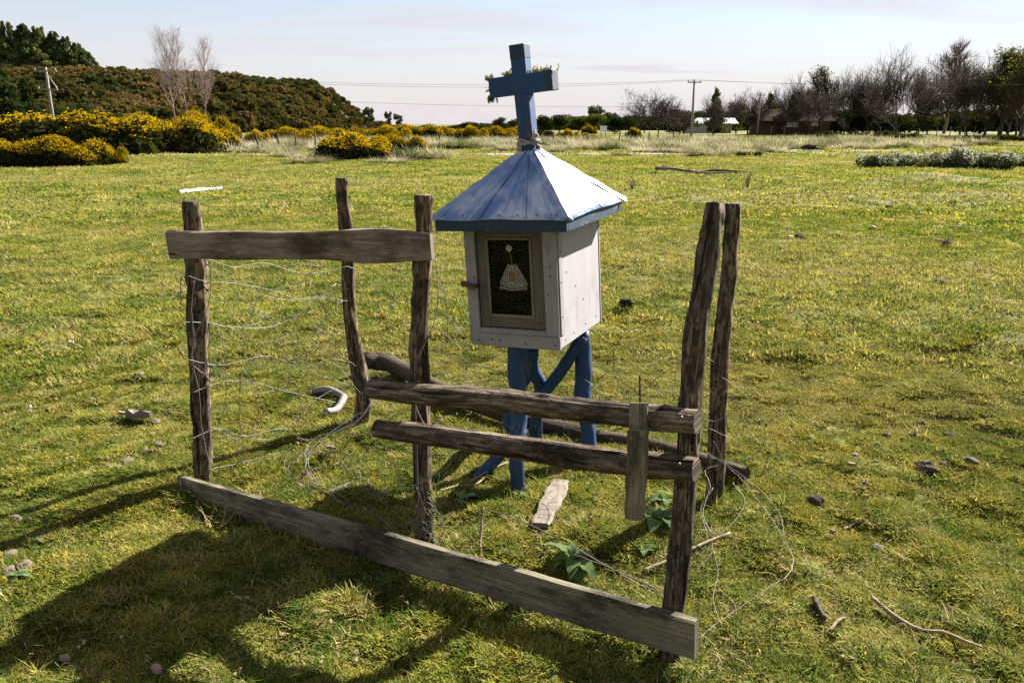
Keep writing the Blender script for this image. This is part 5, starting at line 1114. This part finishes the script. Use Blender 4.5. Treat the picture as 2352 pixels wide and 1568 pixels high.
# ------------------------------------------------------------------ the wooded hill on the left
ridge = [(-900, 60, 150), (-400, 130, 160), (0, 184, 172), (120, 188, 178), (230, 186, 188), (340, 190, 200), (480, 191, 218), (600, 201, 236), (700, 209, 252), (752, 216, 262), (785, 232, 268), (812, 258, 272), (842, 283, 276), (880, 290, 280)]
RP = catmull([V(x, y, Y) for x, y, Y in ridge], 90); hv = []; rows = 14
for k, p in enumerate(RP):
    back = 60 + 20 * min(1, p.z / 14); z_ = max(p.z, .2); 
    for j in range(rows + 3):
        t_ = j / rows
        if j <= rows:
            f = 1 - t_; prof = 1 - (f ** 1.5) * 1.0
            hv.append((p.x * (1 - .30 * f), p.y - back * f, z_ * prof - .3 * (f > .98) + 1.0 * (float(vn(p.x * .08, j * .9, 3)) - .5) * (1 if 0 < f < .95 else 0)))
        else: hv.append((p.x * (1 + .1 * (j - rows)), p.y + 25 * (j - rows), z_ * (.95 - .25 * (j - rows))))
mcol = rows + 3
hf = [[a * mcol + b, (a + 1) * mcol + b, (a + 1) * mcol + b + 1, a * mcol + b + 1] for a in range(len(RP) - 1) for b in range(mcol - 1)]
hv = np.array(hv); me = fast_mesh('hill', hv, np.array(hf), M['hill'], smooth=True)
tag(link(bpy.data.objects.new('hill', me)), 'long wooded hill falling to a steep end on the left skyline', 'hill', kind='structure')
def scrub_proto(seed):
    r_ = np.random.RandomState(seed); lobes = [((r_.rand() - .5) * 1.5, (r_.rand() - .5) * 1.5, .35 + .5 * r_.rand(), .5, .5, .42) for _ in range(7)]
    p, d = lobes_points(lobes, 620, seed, .3); V_, F_ = leaf_cloud(p, .125, seed, 1.3); return fast_mesh('scrub', V_, F_, M['scrub'])
def hill_tree_proto(seed, mat):
    r_ = np.random.RandomState(seed); lobes = [((r_.rand() - .5) * .6, (r_.rand() - .5) * .6, .4 + .75 * r_.rand(), .22 + .12 * r_.rand(), .26, .22) for _ in range(9)]
    p, d = lobes_points(lobes, 620, seed, .4); V_, F_ = leaf_cloud(p, .08, seed, 1.3); return fast_mesh('hill_tree', V_, F_, mat)
scrub_c = proto_collection('scrub', [scrub_proto(600 + k) for k in range(5)] + [hill_tree_proto(640, M['evergreen']), hill_tree_proto(641, M['scrub'])])
hq = np.array(hf); tri = hq[:, [0, 1, 2]]; ar = np.linalg.norm(np.cross(hv[hq[:, 1]] - hv[hq[:, 0]], hv[hq[:, 3]] - hv[hq[:, 0]]), axis=1); row = np.tile(np.arange(mcol - 1), len(RP) - 1)
ar[row > rows] = 0; cxs = hv[hq[:, 0]]; sx = CX + FPX * cxs[:, 0] / cxs[:, 1]; ar[sx < -330] = 0
fi = rs.choice(len(hq), 5600, p=ar / ar.sum()); u_, v_ = rs.rand(5600, 1), rs.rand(5600, 1)
A4 = hv[hq[fi]]; pos = (A4[:, 0] * (1 - u_) + A4[:, 1] * u_) * (1 - v_) + (A4[:, 3] * (1 - u_) + A4[:, 2] * u_) * v_
sl_ = .75 + 1.7 * rs.rand(5600) ** 2.5; edge = np.clip((850 - (CX + FPX * pos[:, 0] / pos[:, 1])) / 120, .45, 1); pos[:, 2] -= .3
scatter('hill_scrub', scrub_c, pos, np.stack([np.zeros(5600), np.zeros(5600), rs.rand(5600) * 6.28], 1), sl_ * edge * 1.15, 'dense brownish green scrub and trees covering the hillside', 'scrub', 12)
# distant woodland closing the horizon
n_ = 2600; a = np.radians(-11 + 56 * rs.rand(n_)); r = 215 + 110 * rs.rand(n_); x = np.sin(a) * r; y = np.cos(a) * r; sx = CX + FPX * x / y
sz = np.interp(sx, [820, 860, 1040, 1090, 1250, 1450, 1800, 2400], [.5, .35, .45, 1.0, 1.5, 1.7, 2.2, 2.6]) * (.55 + .8 * vn(x * .05, y * .02, 31))
wood_c = proto_collection('distant_tree', [fast_mesh('wood', *leaf_cloud(lobes_points([((q_ - .5) * 1.4, ((q_ * 7) % 1 - .5) * 1.4, .5 + .9 * ((q_ * 3) % 1), .55, .55, .55) for q_ in np.linspace(0, 1, 6)], 420, 700 + k, .3)[0], .16, 700 + k, 1.3), M['evergreen']) for k in range(3)])
scatter('distant_woodland', wood_c, np.stack([x, y, 0 * x], 1), np.stack([0 * x, 0 * x, rs.rand(n_) * 6.28], 1), sz, 'dark distant woodland along the horizon behind the houses and gorse', 'woodland', 13)
for k, (x, yt, wpx, lb) in enumerate(((-30, 42, 80, 'pine at the picture edge in the hilltop grove'), (18, 44, 70, 'second pine from the picture edge in the hilltop grove'), (52, 50, 66, 'tall shaggy pine left of the grove middle'), (88, 55, 66, 'pine just left of the grove middle'), (120, 62, 64, 'pine in the middle of the hilltop grove'), (150, 72, 62, 'pine right of the grove middle'), (178, 84, 56, 'shorter pine toward the open end of the grove'), (203, 98, 52, 'low rounded pine, second last of the grove'), (224, 118, 40, 'smallest pine at the open end of the grove'))):
    Y = 176 + k; zb_ = V(x, 178, Y).z - 1.0
    p = Vector((V(x, 300, Y).x, Y, zb_)); e = thing('pine_tree', p, lb, 'tree', 'pines in the hilltop grove'); top = V(x, yt, Y).z - zb_; w_ = wpx * Y / FPX / .62
    e.scale = (w_, w_, top); e.rotation_euler = (0, 0, k * 1.1); tk, cr_ = LP['pine'][k % 2]; link(bpy.data.objects.new('trunk', tk), e); link(bpy.data.objects.new('crown', cr_), e)
leafy('cone', 15, 78, 142, 130, 'big dense green conifer at the left edge below the grove', 'conifers at the left edge', 0, 0, rz=.3); leafy('cone', 72, 84, 175, 90, 'smaller dense conifer beside the left utility pole', 'conifers at the left edge', 0, 0, rz=2.); leafy('dark', 150, 82, 232, 110, 'dark bushy tree right of the left utility pole', 'conifers at the left edge', 0, 1); leafy('dark', 235, 84, 244, 90, 'low bushy tree between the pole and the bare trees', 'conifers at the left edge', 0, 0)

# ------------------------------------------------------------------ utility poles, cables
def pole(x, ybot, ytop, Y, label, arms):
    b = Vector((V(x, 300, Y).x, Y, 0)); b.x = V(x, (ybot + ytop) / 2, Y).x; top = V(x, ytop, Y).z; e = thing('utility_pole', b, label, 'utility pole', 'utility poles')
    MB().sweep([b + Vector((0, 0, -.3)), b + Vector((.01, 0, top * .5)), b + Vector((0, 0, top))], [[(r0 * math.cos(6.283 * j / 10), r0 * math.sin(6.283 * j / 10)) for j in range(10)] for r0 in (.13, .11, .09)], up=(0, 1, 0)).build('shaft', M['pole'], e, smooth=True)
    tops_ = []
    for az, ln in arms:
        a = b + Vector((0, -.1, top - az)); o = MB().box(a, (ln, .09, .10)).build('cross_arm', M['pole'], e)
        for s in (-.45, .45):
            c = a + Vector((ln * s, 0, .05)); MB().sweep([c, c + Vector((0, 0, .07)), c + Vector((0, 0, .16))], [[(r0 * math.cos(6.283 * j / 8), r0 * math.sin(6.283 * j / 8)) for j in range(8)] for r0 in (.03, .055, .03)], up=(0, 1, 0)).build('insulator', M['shed'], o); tops_.append(c + Vector((0, 0, .16)))
    return e, tops_, b + Vector((0, 0, top))
e1, t1, h1 = pole(112, 262, 155, 60, 'weathered utility pole with crossarms before the wooded hill', ((.25, 1.6), (1.5, 1.4)))
MB().sweep([h1 + Vector((0, -.1, -.3)), h1 + Vector((.6, -.1, -1.3))], [[(-.03, -.03), (.03, -.03), (.03, .03), (-.03, .03)]] * 2).build('brace', M['pole'], e1)
e2, t2, h2 = pole(1591, 326, 183, 78, 'dark slim utility pole left of the white shed', ((.25, 1.3),))
e3, t3, h3 = pole(1743, 312, 213, 108, 'leaning thin utility pole left of the brown house', ((.3, 1.0),))
def cable(a, b, sag, label, r=.010):
    P = [Vector(a).lerp(Vector(b), k / 40) - Vector((0, 0, sag * 4 * (k / 40) * (1 - k / 40))) for k in range(41)]
    o = MB().sweep(P, [[(r * math.cos(6.283 * j / 5), r * math.sin(6.283 * j / 5)) for j in range(5)]] * 41).build('power_line', M['metal_dark'], smooth=True); place(o, P[0]); tag(o, label, 'cable', 'power lines')
cable(t1[0], t2[0], .75, 'upper sagging power line strung across the sky behind the cross'); cable(t1[1], t2[1], .95, 'second power line just below the upper one behind the cross')
cable(t1[2], h2 + Vector((0, 0, -2.4)), .5, 'lowest faint cable crossing low behind the cross shaft')
far_r = V(2600, 185, 90); cable(t2[0], far_r, .5, 'power line running from the slim pole toward the bare trees'); cable(t2[1], far_r + Vector((0, .5, .1)), .6, 'twin power line running from the slim pole toward the bare trees')
cable(t3[0], V(1640, 286, 118), .6, 'service cable dipping from the thin pole to the white shed')

# ------------------------------------------------------------------ house and shed
def shed():
    Y = 145; a = V(1582, 304, Y); b = V(1690, 304, Y); x0, x1 = a.x, b.x; zt_, zr = V(1582, 285, Y).z, V(1582, 272, Y).z; e = thing('white_shed', ((x0 + x1) / 2, Y, 0), 'long low white tin-roofed shed under the bare trees', 'shed')
    def bx(nm, lo, hi, mt, par=e): lo = Vector(lo); hi = Vector(hi); return MB().box((lo + hi) / 2, hi - lo).build(nm, mt, par)
    xm = x0 + (x1 - x0) * .68
    bx('wall', (x0, Y, -.2), (xm, Y + 5, zt_), M['shed']); bx('wall', (xm + .02, Y + 3, -.2), (x1, Y + 5, zt_), M['shed'])
    w_ = bx('window', (x0 + 1.9, Y - .06, zt_ - 1.1), (x0 + 2.8, Y - .01, zt_ - .4), M['winframe']); bx('pane', (x0 + 1.98, Y - .08, zt_ - 1.02), (x0 + 2.72, Y - .065, zt_ - .48), M['glass_far'], w_)
    bx('door', (xm - 1.4, Y - .06, -.1), (xm - .5, Y - .01, zt_ - .25), M['house'])
    for k in range(3): bx('porch_post', (xm + .3 + 1.2 * k, Y + .1, -.2), (xm + .42 + 1.2 * k, Y + .22, zt_), M['house'])
    rf = MB(); rf.add([(x0 - .3, Y - .4, zt_ + .02), (x1 + .3, Y - .4, zt_ + .02), (x1 + .3, Y + 2.5, zr), (x0 - .3, Y + 2.5, zr), (x1 + .3, Y + 5.4, zt_ + .02), (x0 - .3, Y + 5.4, zt_ + .02)] + [(x0 - .3, Y - .4, zt_ + .10), (x1 + .3, Y - .4, zt_ + .10), (x1 + .3, Y + 2.5, zr + .08), (x0 - .3, Y + 2.5, zr + .08), (x1 + .3, Y + 5.4, zt_ + .10), (x0 - .3, Y + 5.4, zt_ + .10)],
        [[6, 7, 8, 9], [9, 8, 10, 11], [0, 3, 2, 1], [3, 5, 4, 2], [0, 1, 7, 6], [1, 2, 8, 7], [2, 4, 10, 8], [0, 6, 9, 3], [3, 9, 11, 5], [5, 11, 10, 4]]); rf.build('roof', M['shed_roof'], e)
    for s in (x0 + .05, x1 - .15): MB().add([(s, Y + .02, zt_), (s, Y + 4.98, zt_), (s, Y + 2.5, zr - .03), (s + .1, Y + .02, zt_), (s + .1, Y + 4.98, zt_), (s + .1, Y + 2.5, zr - .03)], [[0, 1, 2], [5, 4, 3], [0, 2, 5, 3], [1, 4, 5, 2]]).build('gable', M['shed'], e)
shed()
def house():
    Y = 122; x0, x1 = V(1752, 300, Y).x, V(1905, 300, Y).x; zt_, zr = V(1752, 279, Y).z, V(1830, 262, Y).z; e = thing('brown_house', ((x0 + x1) / 2, Y, 0), 'low dark brown timber house half hidden by bare trees', 'house')
    def bx(nm, lo, hi, mt, par=e): lo = Vector(lo); hi = Vector(hi); return MB().box((lo + hi) / 2, hi - lo).build(nm, mt, par)
    wl = bx('wall', (x0, Y, -.2), (x1, Y + 7, zt_), M['house'])
    nb = 30
    for k in range(nb): bx('wall_board', (x0 + (x1 - x0) * k / nb + .015, Y - .03, -.15), (x0 + (x1 - x0) * (k + 1) / nb - .015, Y - .002, zt_ - .02), M['house'], wl)
    for xa, xb, ya, yb in ((1806, 1834, 276, 292), (1862, 1880, 276, 290)):
        lo = V(xa, yb, Y); hi = V(xb, ya, Y); w_ = bx('window', (lo.x, Y - .10, lo.z), (hi.x, Y - .035, min(hi.z, zt_ - .1)), M['winframe']); n = 3
        for k in range(n): bx('pane', (lo.x + (hi.x - lo.x) * k / n + .05, Y - .125, lo.z + .07), (lo.x + (hi.x - lo.x) * (k + 1) / n - .05, Y - .102, min(hi.z, zt_ - .1) - .07), M['glass_far'], w_)
    d_ = bx('door', (x0 + 2.0, Y - .10, -.1), (x0 + 2.9, Y - .035, zt_ - .3), M['house_roof']); bx('handle', (x0 + 2.75, Y - .14, .9), (x0 + 2.82, Y - .102, 1.05), M['winframe'], d_)
    zr += .3; rv = [(x0 - .6, Y - .8, zt_ - .05), (x1 + .6, Y - .8, zt_ - .05), (x1 + .6, Y + 3.5, zr + .3), (x0 - .6, Y + 3.5, zr + .3), (x1 + .6, Y + 7.8, zt_ - .05), (x0 - .6, Y + 7.8, zt_ - .05)]
    rf = MB(); rf.add(rv + [(a, b, c + .14) for a, b, c in rv], [[6, 7, 8, 9], [9, 8, 10, 11], [0, 3, 2, 1], [3, 5, 4, 2], [0, 1, 7, 6], [1, 2, 8, 7], [2, 4, 10, 8], [0, 6, 9, 3], [3, 9, 11, 5], [5, 11, 10, 4]]); ro = rf.build('roof', M['house_roof'], e)
    bx('chimney', (x0 + 6, Y + 3.2, zr + .2), (x0 + 6.5, Y + 3.7, zr + 1.0), M['shed'], ro)
    for s in (x0, x1 - .12): MB().add([(s, Y + .02, zt_), (s, Y + 6.98, zt_), (s, Y + 3.5, zr + .2), (s + .1, Y + .02, zt_), (s + .1, Y + 6.98, zt_), (s + .1, Y + 3.5, zr + .2)], [[0, 1, 2], [5, 4, 3], [0, 2, 5, 3], [1, 4, 5, 2]]).build('gable', M['house'], e)
house()
# white sign, gate, trough, far fence posts
def spost(nm, p, h, r, mat, par=None): 
    P = [Vector(p) + Vector((0, 0, -.2)), Vector(p) + Vector((.01, 0, h * .5)), Vector(p) + Vector((0, 0, h))]
    return MB().sweep(P, [[(r * math.cos(6.283 * j / 7), r * math.sin(6.283 * j / 7)) for j in range(7)] for _ in P], up=(0, 1, 0)).build(nm, mat, par, smooth=True)
Y = 90; c = V(1386, 296, Y); e = thing('roadside_sign', (c.x, Y, 0), 'small blank white sign board among the gorse right of the cross', 'sign')
MB().box((c.x, Y, c.z), (.75, .04, .62)).build('sign_board', M['sign'], e)
for s in (-.25, .25): spost('post', (c.x + s, Y + .06, 0), c.z + .2, .04, M['pole'], e)
Y = 84; e = thing('field_gate', (V(2095, 300, Y).x, Y, 0), 'small timber field gate with diagonal brace at the lawn', 'gate'); xg = V(2086, 300, Y).x; xh = V(2110, 300, Y).x
spost('gate_post', (xh, Y, 0), V(2110, 296, Y).z, .10, M['bark'], e); spost('gate_post', (xg - .3, Y, 0), .9, .06, M['bark'], e)
for z in (.25, .6): MB().box(((xg + xh) / 2, Y - .05, z), (xh - xg, .04, .09)).build('bar', M['bark'], e)
MB().sweep([Vector((xg, Y - .1, .1)), Vector((xh, Y - .1, 1.1))], [[(-.04, -.03), (.04, -.03), (.04, .03), (-.04, .03)]] * 2).build('brace', M['bark'], e)
p = G(2192, 323); o = MB().sweep([p + Vector((-1.0, 0, .22)), p + Vector((-.9, 0, .2)), p + Vector((0, 0, .17)), p + Vector((.9, 0, .2)), p + Vector((1.0, 0, .22))], [[(-w_, h_), (-w_ * .7, -.16), (w_ * .7, -.16), (w_, h_), (w_ * .85, h_), (w_ * .55, -.1), (-w_ * .55, -.1), (-w_ * .85, h_)] for w_, h_ in ((.1, .12), (.35, .14), (.42, .13), (.35, .14), (.1, .12))]).build('blue_trough', M['trough']); place(o, p); tag(o, 'pale blue trough on the shaded grass under the edge trees', 'trough')
post_me = None
def far_post(x, y, h, label, group):
    global post_me
    p = G(x, y); p.z = gzf(p.x, p.y)
    if post_me is None:
        o = spost('fence_post', (0, 0, 0), 1.0, .05, M['bark']); post_me = o.data
    else: o = link(bpy.data.objects.new('fence_post', post_me))
    o.location = p; o.scale = (1, 1, h); o.rotation_euler = (rk.gauss(0, .04), rk.gauss(0, .06), rk.random()); tag(o, label, 'post', group)
for k, (x, y) in enumerate(sorted(((460, 343), (502, 345), (548, 348), (596, 350), (640, 352), (680, 340), (725, 345), (773, 345), (815, 340), (545, 340)))):
    far_post(x, y, 1.15, f'{ORD[k]} thin grey roadside post from the left, beyond the field by the gorse', 'roadside fence posts left of the shrine')
for k, (x, y) in enumerate(((1010, 334), (1060, 333), (1270, 334), (1350, 335), (1420, 334), (1490, 334), (1545, 333))):
    far_post(x, y, 1.0, f'{ORD[k]} thin post from the left in the tussock belt behind the shrine', 'fence posts in the tussock belt')
for k, x in enumerate((1690, 1720, 1770, 1800, 2020, 2050, 2150, 2180, 2215, 2235, 2260, 2290, 2315, 2340)):
    far_post(x, 318, 1.3, f'{ORD[k]} thin post from the left in the fence under the right trees', 'fence posts under the trees')
print('objects', len(bpy.data.objects))
